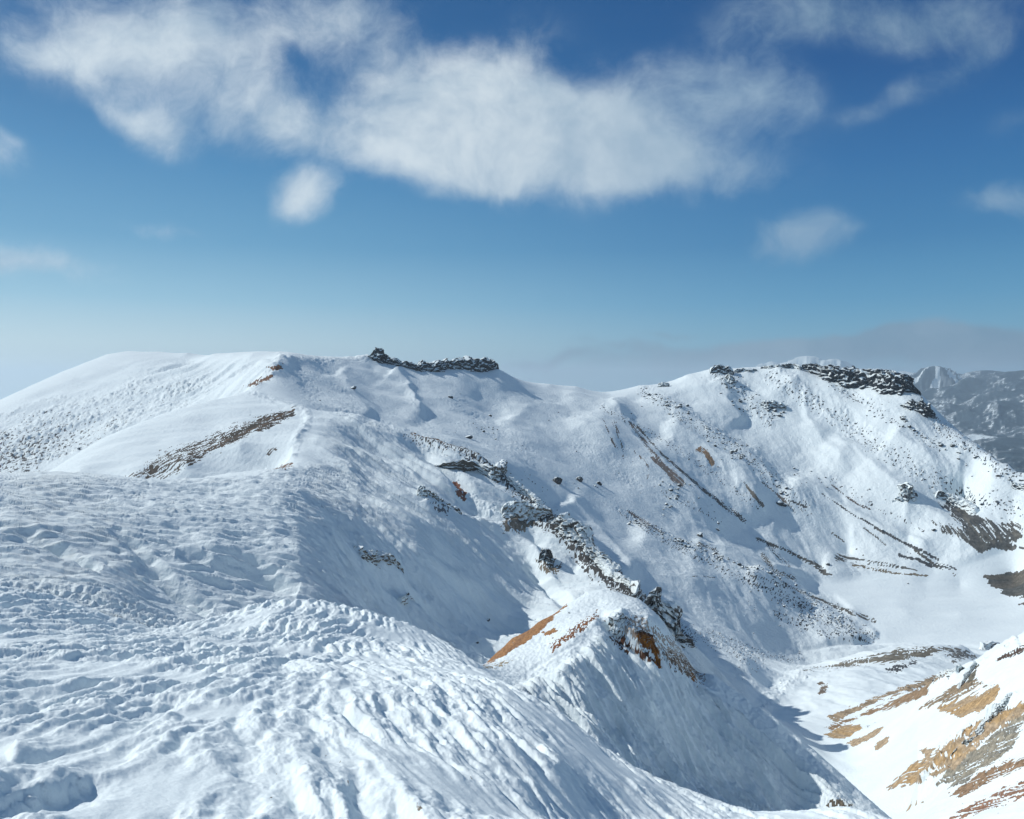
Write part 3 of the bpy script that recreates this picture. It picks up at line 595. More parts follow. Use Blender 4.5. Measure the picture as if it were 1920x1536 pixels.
bare([(1755,1328),(1800,1312),(1840,1300),(1872,1282),(1870,1310),(1840,1330),(1800,1345),(1775,1335)], OCHRE, OG, .45, 3, amp=.75, seed=25, wob=5, col2=TAN, **kw)
bare([(1720,1330),(1760,1300),(1800,1280),(1830,1275),(1850,1285),(1800,1310)], (.27,.21,.14), OG, .85, 4, amp=.9, seed=26, **kw)
bare([(1668,1480),(1690,1445),(1740,1420),(1800,1375),(1850,1345),(1925,1318),(1925,1335),(1870,1370),(1830,1400),(1790,1440),(1740,1460),(1690,1475)], TAN, OG, .62, 5, amp=.95, seed=27, wob=7, col2=OCHRE, **kw)
bare([(1750,1475),(1790,1430),(1850,1385),(1905,1340),(1925,1350),(1900,1400),(1850,1440),(1800,1470)], (.30, .275, .215), OG, .74, 5, amp=.9, seed=28, wob=7, col2=(.22,.215,.185), **kw)
bare([(1780,1490),(1830,1455),(1880,1430),(1925,1418),(1925,1436),(1860,1465),(1800,1495)], (.28,.19,.12), OG, .75, 5, amp=.9, seed=29, wob=7, **kw)
bare([(1770,1535),(1820,1505),(1880,1480),(1925,1460),(1925,1495),(1870,1515),(1800,1535)], (.28,.165,.11), OG, 1.0, 6, amp=.9, seed=30, wob=7, **kw)
bare([(1690,1520),(1720,1500),(1730,1505),(1700,1522)], TAN, OG, .9, 5, amp=.9, seed=31, **kw)
bare([(1728,1408),(1760,1400),(1765,1402),(1735,1416)], TAN, OG, .5, 3, amp=.75, seed=32, **kw)
bare([(1800,1380),(1830,1370),(1860,1345),(1890,1320),(1900,1330),(1870,1360),(1830,1390)], (.13,.13,.11), OG, .95, 4, amp=1., seed=33, **kw)
bare([(1865,1238),(1890,1225),(1925,1205),(1925,1218),(1895,1235)], (.1,.07,.055), OG, .85, 3, amp=.8, seed=34, **kw)
bare([(1800,1290),(1822,1262),(1832,1250),(1828,1270),(1815,1288)], (.14,.13,.10), OG, .6, 3, amp=.8, seed=35, **kw)
# knoll
KD = wdir(920, 1240, 1050, 1140, 95)
bare([(908,1246),(935,1215),(965,1190),(1000,1168),(1040,1143),(1062,1134),(1045,1150),(1020,1178),(985,1205),(950,1225),(920,1243)], (.36,.195,.09), KD, .38, 2.5, 90, 170, (70, 8), .35, 40, 3, col2=(.30,.165,.085))
bare([(1015,1185),(1040,1178),(1045,1183),(1022,1193)], (.36,.195,.09), KD, .6, 3, 90, 170, (30, 6), .7, 41)
bare([(905,1252),(940,1243),(960,1238),(930,1253)], (.38,.32,.22), KD, .8, 3, 90, 170, (50, 4), .9, 42)
bare([(1030,1210),(1060,1188),(1090,1165),(1118,1150),(1120,1160),(1100,1178),(1060,1205),(1035,1222)], (.22,.10,.05), KD, .95, 4, 90, 170, (14, 4), 1.1, 43)
bare([(1140,1190),(1170,1192),(1190,1210),(1215,1225),(1240,1250),(1215,1240),(1180,1222),(1150,1205)], (.10,.05,.03), None, .85, 5, 90, 160, (9, 7), 1.1, 44)
bare([(1190,1188),(1205,1186),(1225,1196),(1232,1212),(1238,1236),(1242,1254),(1232,1250),(1222,1222),(1205,1212)], RUST, None, .55, 2.5, 90, 160, (9, 4), .9, 45, 3, col2=(.20,.08,.03))
bare([(1188,1186),(1204,1182),(1224,1192),(1226,1206),(1206,1208)], (.085,.042,.025), None, .5, 3, 90, 160, (8, 6), .9, 46, 3)
bare([(1240,1220),(1290,1230),(1320,1260),(1290,1270),(1250,1250)], (.17,.12,.085), None, 1.12, 8, 90, 160, (10, 6), 1.2, 47)
bare([(1290,1255),(1303,1262),(1306,1282),(1297,1276)], (.28,.12,.03), None, .7, 3, 90, 160, (10, 5), .9, 48)
bare([(1550,1500),(1575,1498),(1600,1510),(1600,1545),(1560,1545)], (.14,.12,.09), None, .95, 6, 90, 160, (8, 5), 1.1, 49)
bare([(1130,1165),(1200,1150),(1240,1180),(1290,1215),(1330,1260),(1320,1290),(1250,1240),(1180,1200)], (.42,.36,.30), None, 1.05, 10, 90, 160, (7, 6), 1.2, 50, contrast=3.)
# crater side crags: rock tones
bare([(850,905),(862,908),(874,925),(872,938),(862,930)], (.26,.12,.08), None, .6, 3, 250, 600, (16, 5), .9, 51)
bare([(940,955),(985,950),(1000,965),(1010,985),(980,1000),(945,998)], (.26,.22,.17), None, .85, 5, 250, 600, (16, 8), 1., 52)
bare([(800,935),(820,945),(850,955),(840,965),(805,955)], (.2,.2,.2), None, 1.0, 5, 250, 600, (12, 6), 1., 53)
bare([(1005,1050),(1030,1040),(1050,1060),(1040,1080),(1015,1070)], (.2,.17,.13), None, .9, 5, 250, 600, (12, 6), 1., 54)
for pts in ([(770,812),(790,815),(830,830),(825,822)],): bare(pts, (.25,.14,.08), None, .9, 4, 250, 600, (10, 5), 1., 55)
# stems and grass tufts breaking through the foreground rime
i = np.nonzero((Rf < 60) & (Uf > 500) & (Uf < 1250) & (Vf > 1330))[0]
n = fbm((Xf[i] + .16 * Yf[i]) / .22, Yf[i] / 1.2, 320, 3, .6); k = np.clip((n - .92) * 5, 0, .55) * sstep(1340, 1420, Vf[i])
SOIL[i[k > 0]] = (.2, .165, .12); COV[i] = np.maximum(COV[i], k)
# the valley hills: forest and open snow, sunlight painted in as whiter left-facing slopes
i = np.nonzero(Rf > 2600)[0]
x, y = Xf[i], Yf[i]
ii, jj = i // NC, i % NC
zf = Z; gxx = (Z[np.clip(ii, 0, NR - 1), np.clip(jj + 2, 0, NC - 1)] - Z[ii, np.clip(jj - 2, 0, NC - 1)]) / (np.hypot(X[ii, np.clip(jj + 2, 0, NC - 1)] - X[ii, np.clip(jj - 2, 0, NC - 1)], Y[ii, np.clip(jj + 2, 0, NC - 1)] - Y[ii, np.clip(jj - 2, 0, NC - 1)]) + 1)
fo = -gxx * 2.2 + .55 * fbm(x / 1500, y / 1500, 330, 4, .5) + .25
k = .56 + .38 * sstep(-.1, .35, fo) + .06 * fbm(x / 150, y / 150, 333, 3, .7)
k = np.where(fbm(x / 1900, y / 1900, 335, 3) > .62, .40, k)          # clearings
SOIL[i] = np.array([.05, .078, .10]) + (.10 * sstep(.25, -.1, fo))[:, None]; COV[i] = np.clip(np.where(Rf[i] > 18500, k * .35, k), 0, 1)
# ski runs on the round hill
hx, hy = 16000 * math.sin(math.radians(29.45)), 16000 * math.cos(math.radians(29.45))
ang = np.arctan2(x - hx, y - hy); dist = np.hypot(x - hx, y - hy)
hm = dist < 620
runs = np.zeros(len(i))
for a0 in (-2.75, 2.75, 2.2, -2.0): runs = np.maximum(runs, sstep(.16, .08, np.abs(np.angle(np.exp(1j * (ang - a0))) + .1 * np.sin(dist / 130))))
COV[i] = np.where(hm, np.where(runs > .5, 0, .75), COV[i])
tell('cover')


# ------------------------------------------------------------------ build
def grid_mesh(name, fm, mat, attrs):
    idx = np.arange(NR * NC).reshape(NR, NC)
    a, b, c, d = idx[:-1, :-1][fm], idx[1:, :-1][fm], idx[1:, 1:][fm], idx[:-1, 1:][fm]
    q = np.stack([a, d, c, b], 1)
    used, inv = np.unique(q, return_inverse=True); inv = inv.reshape(-1)
    me = bpy.data.meshes.new(name)
    me.vertices.add(len(used)); me.vertices.foreach_set('co', np.stack([X.ravel()[used], Y.ravel()[used], Z.ravel()[used]], 1).astype(np.float32).ravel())
    me.loops.add(len(inv)); me.loops.foreach_set('vertex_index', inv.astype(np.int32))
    me.polygons.add(len(q)); me.polygons.foreach_set('loop_start', np.arange(0, len(inv), 4, dtype=np.int32))
    me.polygons.foreach_set('use_smooth', np.ones(len(q), dtype=bool))
    me.update(calc_edges=True)
    for an, arr in attrs.items():
        at = me.attributes.new(an, 'FLOAT_COLOR', 'POINT')
        at.data.foreach_set('color', arr.reshape(-1, 4)[used].astype(np.float32).ravel())
    me.materials.append(mat)
    o = bpy.data.objects.new(name, me); C.objects.link(o); o['kind'] = 'structure'; return o

# ------------------------------------------------------------------ materials
def mat(name):
    m = bpy.data.materials.new(name); m.use_nodes = True
    nt = m.node_tree; return m, nt, nt.nodes['Principled BSDF']
def nd(nt, kind, **kw):
    n = nt.nodes.new(kind)
    for k_, v_ in kw.items(): setattr(n, k_, v_)
    return n
def noise(nt, scale, detail=5, rough=.6, vec=None):
    n = nd(nt, 'ShaderNodeTexNoise'); n.inputs['Scale'].default_value = scale; n.inputs['Detail'].default_value = detail; n.inputs['Roughness'].default_value = rough
    if vec is not None: nt.links.new(vec, n.inputs['Vector'])
    return n
def mth(nt, op, a, b=None, clamp=False):
    n = nd(nt, 'ShaderNodeMath', operation=op); n.use_clamp = clamp
    for i_, s in enumerate((a, b)):
        if s is None: continue
        if isinstance(s, (int, float)): n.inputs[i_].default_value = s
        else: nt.links.new(s, n.inputs[i_])
    return n.outputs[0]
def mrange(nt, val, a, b, c=0., d=1., smooth=True):
    n = nd(nt, 'ShaderNodeMapRange'); n.interpolation_type = 'SMOOTHSTEP' if smooth else 'LINEAR'
    nt.links.new(val, n.inputs[0]); n.inputs[1].default_value = a; n.inputs[2].default_value = b; n.inputs[3].default_value = c; n.inputs[4].default_value = d
    return n.outputs[0]
def mix(nt, f, a, b):
    n = nd(nt, 'ShaderNodeMix', data_type='RGBA')
    for s, k_ in ((f, 0), (a, 6), (b, 7)):
        if isinstance(s, (int, float)): n.inputs[k_].default_value = s
        elif isinstance(s, tuple): n.inputs[k_].default_value = (*s, 1)
        else: nt.links.new(s, n.inputs[k_])
    return n.outputs[2]
SNOW = (.785, .865, .878)
def terrain_material(name, fine, bump, deep=1.1):
    """fine: size in metres of the smallest grain"""
    m, nt, b = mat(name)
    pos = nd(nt, 'ShaderNodeNewGeometry').outputs['Position']
    at = nd(nt, 'ShaderNodeAttribute', attribute_name='cover')
    n1 = noise(nt, 1 / (fine * 3), 6, .65, pos)
    cov = mth(nt, 'ADD', at.outputs['Alpha'], mth(nt, 'MULTIPLY', mth(nt, 'SUBTRACT', n1.outputs[0], .5), 1.1))
    f = mrange(nt, cov, .38, .62)
    f = mth(nt, 'MULTIPLY', f, mrange(nt, at.outputs['Alpha'], .02, .1))
    n2 = noise(nt, 1 / (fine * 5), 8, .75, pos)
    soil = nd(nt, 'ShaderNodeMix', data_type='RGBA', blend_type='MULTIPLY'); soil.inputs[0].default_value = 1
    nt.links.new(at.outputs['Color'], soil.inputs[6])
    g = nd(nt, 'ShaderNodeCombineColor'); v_ = mrange(nt, n2.outputs[0], .28, .72, .35, 1.55, False)
    for k_ in range(3): nt.links.new(v_, g.inputs[k_])
    nt.links.new(g.outputs[0], soil.inputs[7])
    n3 = noise(nt, 1 / (fine * 30), 4, .5, pos)
    sn = mix(nt, mrange(nt, n3.outputs[0], .35, .7), SNOW, (.75, .832, .852))
    nt.links.new(mix(nt, f, sn, soil.outputs[2]), b.inputs['Base Color'])
    b.inputs['Roughness'].default_value = .85; b.inputs['Specular IOR Level'].default_value = .12
    bp = nd(nt, 'ShaderNodeBump'); bp.inputs['Strength'].default_value = bump; bp.inputs['Distance'].default_value = fine * deep
    nt.links.new(n1.outputs[0], bp.inputs['Height']); nt.links.new(bp.outputs[0], b.inputs['Normal'])
    return m
def rock_material(name, col, col2, snow, scale):
    """rock with snow and rime lying on its upper faces; snow is the share that stays white"""
    m, nt, b = mat(name)
    geo = nd(nt, 'ShaderNodeNewGeometry'); pos = geo.outputs['Position']
    n1 = noise(nt, 1 / scale, 6, .7, pos); n2 = noise(nt, 3.5 / scale, 5, .7, pos)
    sx = nd(nt, 'ShaderNodeSeparateXYZ'); nt.links.new(geo.outputs['Normal'], sx.inputs[0])
    up = mth(nt, 'ADD', sx.outputs[2], mth(nt, 'MULTIPLY', mth(nt, 'SUBTRACT', n1.outputs[0], .5), 1.7))
    up = mth(nt, 'ADD', up, mth(nt, 'MULTIPLY', sx.outputs[0], -.25))
    f = mrange(nt, up, .62 - snow, .82 - snow)
    rk = mix(nt, mrange(nt, n2.outputs[0], .35, .65), col, col2)
    nt.links.new(mix(nt, f, rk, SNOW), b.inputs['Base Color'])
    b.inputs['Roughness'].default_value = .85; b.inputs['Specular IOR Level'].default_value = .2
    bp = nd(nt, 'ShaderNodeBump'); bp.inputs['Strength'].default_value = .7; bp.inputs['Distance'].default_value = scale * .25
    nt.links.new(n2.outputs[0], bp.inputs['Height']); nt.links.new(bp.outputs[0], b.inputs['Normal'])
    return m
M_ROCK = rock_material('cliff_rock', (.018, .022, .028), (.06, .062, .066), .34, 6.0)
M_DARK = rock_material('black_cliff', (.014, .018, .024), (.045, .048, .053), .06, 7.0)
M_MIX = rock_material('rimed_rock', (.04, .042, .046), (.14, .13, .12), .52, 3.0)
M_PALE = rock_material('pale_rock', (.27, .23, .175), (.15, .15, .145), .62, 3.0)
M_RIME = rock_material('rime_crag', (.09, .08, .07), (.17, .15, .12), .72, 1.6)
M_BOULD = rock_material('boulder_rock', (.02, .023, .028), (.075, .07, .066), .10, 1.4)

# ------------------------------------------------------------------ the relief as its landforms
Uu, Vv = U, V
reg = np.full(R.shape, 5, np.int8)
front = (Y > 0) & (np.abs(THG) < 0.80)
fgb = np.interp(U, [-600, 280, 590, 870, 905, 1720, 1760], [88, 90, 125, 125, 76, 76, 100])
reg[front & (U < 545) & (R > 610)] = 3
isl = np.interp(U, [540, 560, 700, 900, 1000, 1110, 1290, 1400, 1520], [610, 560, 530, 505, 455, 390, 330, 285, 240])
reg[front & (R < isl)] = 2
reg[front & (R < isl) & (U > 900) & (R > 172)] = 2
reg[front & (R > 560) & (inside(U, V, [(1490,1235),(1660,1215),(1900,1215),(2300,1215),(2300,1010),(1890,1022),(1780,1062),(1560,1085),(1480,1090),(1560,1120),(1640,1190),(1600,1215)]) > 0)] = 4
reg[front & (U > 1400) & (R < 460) & (R > isl)] = 6
reg[front & (U > 1720) & (R < 460)] = 6
reg[front & (U > 905) & (R >= 76) & (R < 172) & (U < 1760)] = 1
reg[(R < np.where(front, fgb, 90))] = 0
reg[~front & (R >= 90)] = 2
reg[R > 2600] = 7
fr = reg[:-1, :-1]
cover = np.empty((NV, 4)); cover[:, :3] = np.clip(SOIL, 0, 1); cover[:, 3] = np.clip(COV, 0, 1)
MT = [terrain_material('rimed_snow_near', .05, .5), terrain_material('knoll_snow', .14, .6, 2.0), terrain_material('slope_snow', .35, .6, 2.2), terrain_material('mountain_snow', 1.1, .6, 1.8),
      terrain_material('floor_snow', .9, .5, 1.4), terrain_material('wall_snow', 1.0, .7, 1.8), terrain_material('gully_snow', .25, .45), terrain_material('valley_snow', 14.0, .5)]
for k_, nm in enumerate(('foreground_slope', 'knoll', 'snow_ridge', 'mountain', 'crater_floor', 'crater_wall', 'soil_slope', 'valley_hills')):
    grid_mesh(nm, fr == k_, MT[k_], {'cover': cover})
print('relief', time.time() - T0)

def ground(x, y):
    th = math.atan2(x, y); lr = math.log(math.hypot(x, y))
    j = int(np.clip(np.searchsorted(TH, th), 1, NC - 1)); j = j if abs(TH[j] - th) < abs(TH[j - 1] - th) else j - 1
    i = int(np.clip(np.searchsorted(LR[:, j], lr), 1, NR - 1)); f = (lr - LR[i - 1, j]) / (LR[i, j] - LR[i - 1, j])
    return float(Z[i - 1, j] * (1 - f) + Z[i, j] * f)
def new_obj(name, verts, faces, m, smooth=True):
    me = bpy.data.meshes.new(name); me.from_pydata([tuple(p) for p in verts], [], faces); me.update()
    if smooth: me.polygons.foreach_set('use_smooth', [True] * len(me.polygons))
    me.materials.append(m); o = bpy.data.objects.new(name, me); C.objects.link(o); return o
def tagit(o, label, cat, group=None):
    o['label'] = label; o['category'] = cat
    if group: o['group'] = group

# ------------------------------------------------------------------ cliffs and crags
def crag(name, label, cat, base, hts, m, depth=None, rmin=0, seed=1, block=1.0, rough=1.0, back=1.0, group=None, lean=0.25):
    pts = []
    for u, v in base:
        p = None
        for k_ in range(12):
            p = hit(u, v + 2 * k_, rmin)
            if p is not None and math.hypot(p[0], p[1]) < 1500: break
        pts.append(p)
    pts = [p for p in pts]
    if any(p is None for p in pts): print('MISSED', label); return None
    P3 = np.array([[p[0], p[1], ground(p[0], p[1])] for p in pts])
    r = np.hypot(P3[:, 0], P3[:, 1]); sc = r.mean() / F
    seg = np.r_[0, np.cumsum(np.hypot(*np.diff(P3[:, :2], axis=0).T))]; Ltot = seg[-1]
    ns = max(24, int(len(base) and sum(math.hypot(base[k + 1][0] - base[k][0], base[k + 1][1] - base[k][1]) for k in range(len(base) - 1)) / 1.1))
    H = max(hts) * sc; D = depth * sc if depth else H * 1.2
    nt_ = max(26, int(max(hts) / .75) * 2 + 14)
    s = np.linspace(0, 1, ns); px = np.interp(s * Ltot, seg, P3[:, 0]); py = np.interp(s * Ltot, seg, P3[:, 1]); pz = np.interp(s * Ltot, seg, P3[:, 2])
    hh = np.interp(s * Ltot, seg, hts) * sc; endf = np.sqrt(np.clip(np.minimum(s, 1 - s) / .06, 0, 1)); hh = hh * endf
    dx = np.gradient(px); dy = np.gradient(py); l = np.hypot(dx, dy) + 1e-9
    nx, ny = dy / l, -dx / l                                        # horizontal, towards the viewer
    sg = np.sign(nx * -px + ny * -py); nx *= sg; ny *= sg
    k = np.ones(9) / 9; nx = np.convolve(np.pad(nx, 4, 'edge'), k, 'valid'); ny = np.convolve(np.pad(ny, 4, 'edge'), k, 'valid')
    V_ = np.zeros((nt_, ns, 3)); bs = H * .28 * block
    for j in range(nt_):
        f = j / (nt_ - 1)
        if f < .5: up = -0.35 + 1.35 * (f / .5); inn = lean * max(0, up) * H
        elif f < .75: g = (f - .5) / .25; up = 1.0 + .06 * math.sin(g * 3.1) ; inn = lean * H + g * D * .5
        else: g = (f - .75) / .25; up = 1.0 - 1.3 * back * g; inn = lean * H + D * .5 + g * D * .5
        S_ = s * Ltot; zz = up * H
        jag = 1 + .20 * rough * pn(S_ / (H * .9), S_ * 0 + seed, seed) + .10 * rough * pn(S_ / (H * .3), S_ * 0 + seed, seed + 1)
        z = pz + (up * hh * jag if up > 0 else up * H * endf)
        inn = inn * (.35 + .65 * endf)
        c1, id1 = cell(S_ / bs + .3 * pn(S_ / bs, zz / bs + S_ * 0, seed + 2), zz / (bs * 1.15) + S_ * 0 + inn / bs, seed + 3)
        c2, id2 = cell(S_ / (bs * .42), zz / (bs * .5) + S_ * 0 + inn / bs, seed + 4)
        big = pn(S_ / (H * 1.6), zz / (H * 2.5) + S_ * 0, seed + 5)
        off = rough * H * (.30 * (id1 - .5) - .22 * c1 + .10 * (id2 - .5) - .08 * c2 + .35 * big) * (1 if f < .8 else .4)
        V_[j, :, 0] = px - nx * (inn - off); V_[j, :, 1] = py - ny * (inn - off)
        V_[j, :, 2] = z + rough * H * .22 * pn(S_ / (H * .55), S_ * 0 + inn / (H * .5), seed + 9) * (1 if up > .5 else 0) + rough * H * .10 * (id2 - .5) * (1 if f > .3 else 0) + rough * H * .07 * (.6 - c1)
    fc = [(j * ns + i, (j + 1) * ns + i, (j + 1) * ns + i + 1, j * ns + i + 1) for j in range(nt_ - 1) for i in range(ns - 1)]
    vv = V_.reshape(-1, 3); org = np.array([px.mean(), py.mean(), pz.mean()])
    a, b_, c_ = vv[fc[0][0]], vv[fc[0][1]], vv[fc[0][3]]
    mid = fc[(nt_ // 4) * (ns - 1) + ns // 2]; nrm = np.cross(vv[mid[1]] - vv[mid[0]], vv[mid[3]] - vv[mid[0]])
    if nrm @ np.array([nx[ns // 2], ny[ns // 2], 0]) < 0: fc = [f[::-1] for f in fc]
    o = new_obj(name, vv - org, fc, m); o.location = org; tagit(o, label, cat, group); return o
crag('rock_cliff', 'dark snow-streaked cliff forming the pointed highest top above the bowl', 'cliff', [(686,671),(700,678),(722,684),(745,688),(775,694),(792,697)], [8,24,21,15,13,9], M_ROCK, rmin=700, seed=11, depth=22)
crag('rock_cliff', 'long flat-topped dark cliff band right of the pointed top', 'cliff', [(778,695),(800,698),(830,697),(860,695),(885,699),(915,696),(940,693)], [9,17,15,19,25,22,19], M_ROCK, rmin=700, seed=23, depth=24)
crag('rock_cliff', 'thick black cliff band under the summit plateau on the right skyline', 'cliff', [(1496,692),(1522,706),(1548,718),(1575,728),(1610,735),(1650,739),(1690,744),(1716,744),(1730,748)], [6,13,19,27,31,32,30,22,10], M_DARK, rmin=900, seed=31, depth=40)
crag('rock_outcrop', 'jagged dark outcrop stepping down the right skyline below the cliff', 'outcrop', [(1688,762),(1705,770),(1722,776),(1738,782),(1752,782)], [10,14,20,26,14], M_DARK, rmin=900, seed=41)
crag('rock_outcrop', 'black blocks at the left end of the right summit crest', 'outcrop', [(1332,702),(1345,701),(1358,704),(1374,708)], [8,15,15,8], M_ROCK, rmin=900, seed=47)
crag('rock_outcrop', 'thin broken dark edge along the right summit crest left of the thick cliff', 'outcrop', [(1425,692),(1445,692),(1465,690),(1485,691),(1500,694)], [4,6,5,8,6], M_ROCK, rmin=900, seed=43)
crag('rock_outcrop', 'low dark ledge on the right summit crest between the black blocks and the dome', 'outcrop', [(1376,700),(1392,698),(1408,698),(1420,696)], [5,7,4,4], M_ROCK, rmin=900, seed=44)
crag('rock_outcrop', 'small dark outcrop on the crest beside the windblown white saddle', 'outcrop', [(1232,727),(1242,727),(1252,727)], [5,9,5], M_ROCK, rmin=900, seed=49)
crag('rock_outcrop', 'dark knob below the crest blocks at the head of a white chute', 'outcrop', [(1358,724),(1368,728),(1380,726)], [8,18,8], M_MIX, rmin=900, seed=53)
crag('rock_outcrop', 'ragged outcrop halfway up the wall between two white chutes', 'outcrop', [(1422,766),(1438,772),(1456,772),(1472,778)], [8,16,14,8], M_MIX, rmin=900, seed=55)
crag('rock_outcrop', 'black pitted outcrop above the grey scree, left of a tan-sided one', 'outcrop', [(1676,950),(1686,956),(1700,957)], [18,26,16], M_MIX, rmin=700, seed=59)
crag('rock_outcrop', 'tan-sided dark outcrop above the crater floor, right of a black one', 'outcrop', [(1702,957),(1714,961),(1730,956)], [24,34,22], M_MIX, rmin=700, seed=61)
crag('rock_outcrop', 'square dark outcrop in the snow at the right edge of the wall', 'outcrop', [(1895,916),(1908,919),(1925,922)], [7,9,8], M_ROCK, rmin=700, seed=63)
crag('rock_outcrop', 'dark slabby outcrop at the upper edge of the grey scree fan', 'outcrop', [(1755,942),(1775,947),(1800,958),(1822,968)], [10,13,13,8], M_MIX, rmin=700, seed=67)
crag('rime_crag', 'long rime-plastered rock step with a black undercut below the ridge crest', 'crag', [(816,872),(835,880),(855,887),(875,887),(893,883),(905,890),(922,903),(938,902),(948,888),(952,872)], [12,15,17,18,16,17,22,22,20,10], M_RIME, rmin=250, seed=71, lean=-.12, rough=.8, depth=20)
crag('rime_crag', 'broken rime-covered crag above the smooth snow lip', 'crag', [(782,944),(800,950),(818,954),(845,960),(870,968)], [14,18,16,16,8], M_RIME, rmin=250, seed=73)
crag('rock_crag', 'grey and tan gullied crag behind the snow lip', 'crag', [(942,984),(960,992),(980,996),(1000,996),(1020,988),(1040,985)], [16,26,30,30,20,8], M_PALE, rmin=300, seed=77, rough=.8)
crag('rock_crag', 'dark broken crag on the ridge crest above the tan one', 'crag', [(1022,996),(1045,1010),(1060,1022),(1080,1040),(1100,1050)], [14,26,30,26,10], M_MIX, rmin=300, seed=79, rough=1.2)
crag('rock_crag', 'jagged rime-streaked crest rocks linking the broken crag to the rocks behind the knoll', 'crag', [(1078,1040),(1094,1052),(1110,1062),(1124,1076),(1140,1088)], [8,16,20,14,6], M_MIX, rmin=290, seed=80, rough=1.3)
crag('rime_crag', 'rimed rock step on the crest between the long undercut step and the tan crag', 'crag', [(950,905),(968,922),(988,938),(1006,952)], [7,12,13,6], M_RIME, rmin=330, seed=76)
crag('rock_crag', 'grey crag low on the crater side of the ridge', 'crag', [(1008,1068),(1024,1074),(1040,1070)], [18,26,12], M_MIX, rmin=260, seed=81)
crag('rime_crag', 'row of rimed rocks where the ridge drops behind the knoll', 'crag', [(1120,1078),(1140,1092),(1160,1104),(1180,1118)], [8,14,14,12], M_RIME, rmin=260, seed=83)
crag('rime_crag', 'rounded rime-capped crag on the skyline directly behind the knoll', 'crag', [(1178,1130),(1192,1140),(1206,1138),(1216,1130)], [14,28,26,10], M_MIX, rmin=240, seed=85, rough=.9)
crag('rock_crag', 'black fluted crag with rime towers dropping behind the knoll', 'crag', [(1205,1160),(1228,1175),(1250,1190),(1270,1208),(1288,1222),(1298,1218)], [30,40,44,50,44,14], M_MIX, rmin=240, seed=87, rough=1.3, depth=40)
crag('rime_crag', 'white rime-crusted crag with a brown underside in the blue slope', 'crag', [(678,1062),(694,1068),(712,1074),(735,1080),(756,1090),(770,1098)], [16,24,22,18,26,12], M_RIME, rmin=150, seed=91)
crag('rime_crag', 'small rime crag below the larger one in the blue slope', 'crag', [(752,1140),(764,1146),(776,1142)], [8,14,7], M_RIME, rmin=130, seed=93)
crag('rock_outcrop', 'round dark outcrop capped with snow on the ochre slope', 'outcrop', [(1748,1284),(1762,1287),(1782,1282),(1790,1276)], [14,22,20,8], M_MIX, rmin=150, rough=.9, seed=95)
crag('rock_outcrop', 'narrow grey spine of rock above the big ochre patch', 'outcrop', [(1800,1290),(1812,1276),(1824,1264),(1834,1252)], [2,7,6,5], M_PALE, rmin=150, seed=97, depth=5)
crag('rock_outcrop', 'grey craggy rib splitting the largest ochre patch', 'outcrop', [(1770,1452),(1800,1425),(1830,1405),(1860,1372),(1885,1345),(1905,1322)], [2,5,4,8,7,3], M_PALE, rmin=100, seed=99, rough=1.4, depth=7)
crag('rock_outcrop', 'brown rock tip on the snow crest at the far right', 'outcrop', [(1850,1222),(1862,1220),(1876,1214)], [6,11,6], M_MIX, rmin=150, seed=101)
crag('rime_crag', 'lumpy rime brow at the top of the knoll above the rust patch', 'crag', [(1140,1178),(1152,1190),(1166,1186),(1180,1176)], [14,26,24,10], M_RIME, rmin=85, seed=103, rough=.8)
print('crags', time.time() - T0)

# ------------------------------------------------------------------ boulders
random.seed(7); rng = np.random.default_rng(7)
import bmesh
def rock_mesh(name, seed, sub, m, cuts=9):
    bm = bmesh.new(); bmesh.ops.create_icosphere(bm, subdivisions=sub, radius=1.0)
    g = np.random.default_rng(seed); pl = []
    for _ in range(cuts):
        n = g.normal(size=3); n /= np.linalg.norm(n); pl.append((n, g.uniform(.55, .9)))
    for v in bm.verts:
        p = np.array(v.co)
        for n, d in pl:
            e = p @ n - d
            if e > 0: p = p - n * e
        a = np.array([p[0] * 2.7 + seed, p[1] * 2.7]); k_ = 1 + .10 * float(pn(np.array([a[0]]), np.array([a[1] + p[2] * 2]), seed)[0])
        v.co = tuple(p * k_ * np.array([1, .85, .8]))
    me = bpy.data.meshes.new(name); bm.to_mesh(me); bm.free(); me.materials.append(m); return me
PROTO = [rock_mesh('boulder', 300 + k_, 3, M_BOULD) for k_ in range(6)]
def boulder(u, v, size, label, group=None, rmin=0, me=None, name='boulder', sink=.25):
    p = hit(u, v, rmin)
    if p is None: return None
    r = math.hypot(p[0], p[1]); s = size * .5 * r / F
    o = bpy.data.objects.new(name, me or random.choice(PROTO)); C.objects.link(o)
    o.location = (p[0], p[1], ground(p[0], p[1]) + s * (.8 - sink * 2)); o.rotation_euler = (random.uniform(-.4, .4), random.uniform(-.4, .4), random.uniform(0, 6.28))
    q = random.uniform(.8, 1.25); o.scale = (s * q, s, s * random.uniform(.7, 1.0)); tagit(o, label, 'boulder', group); return o
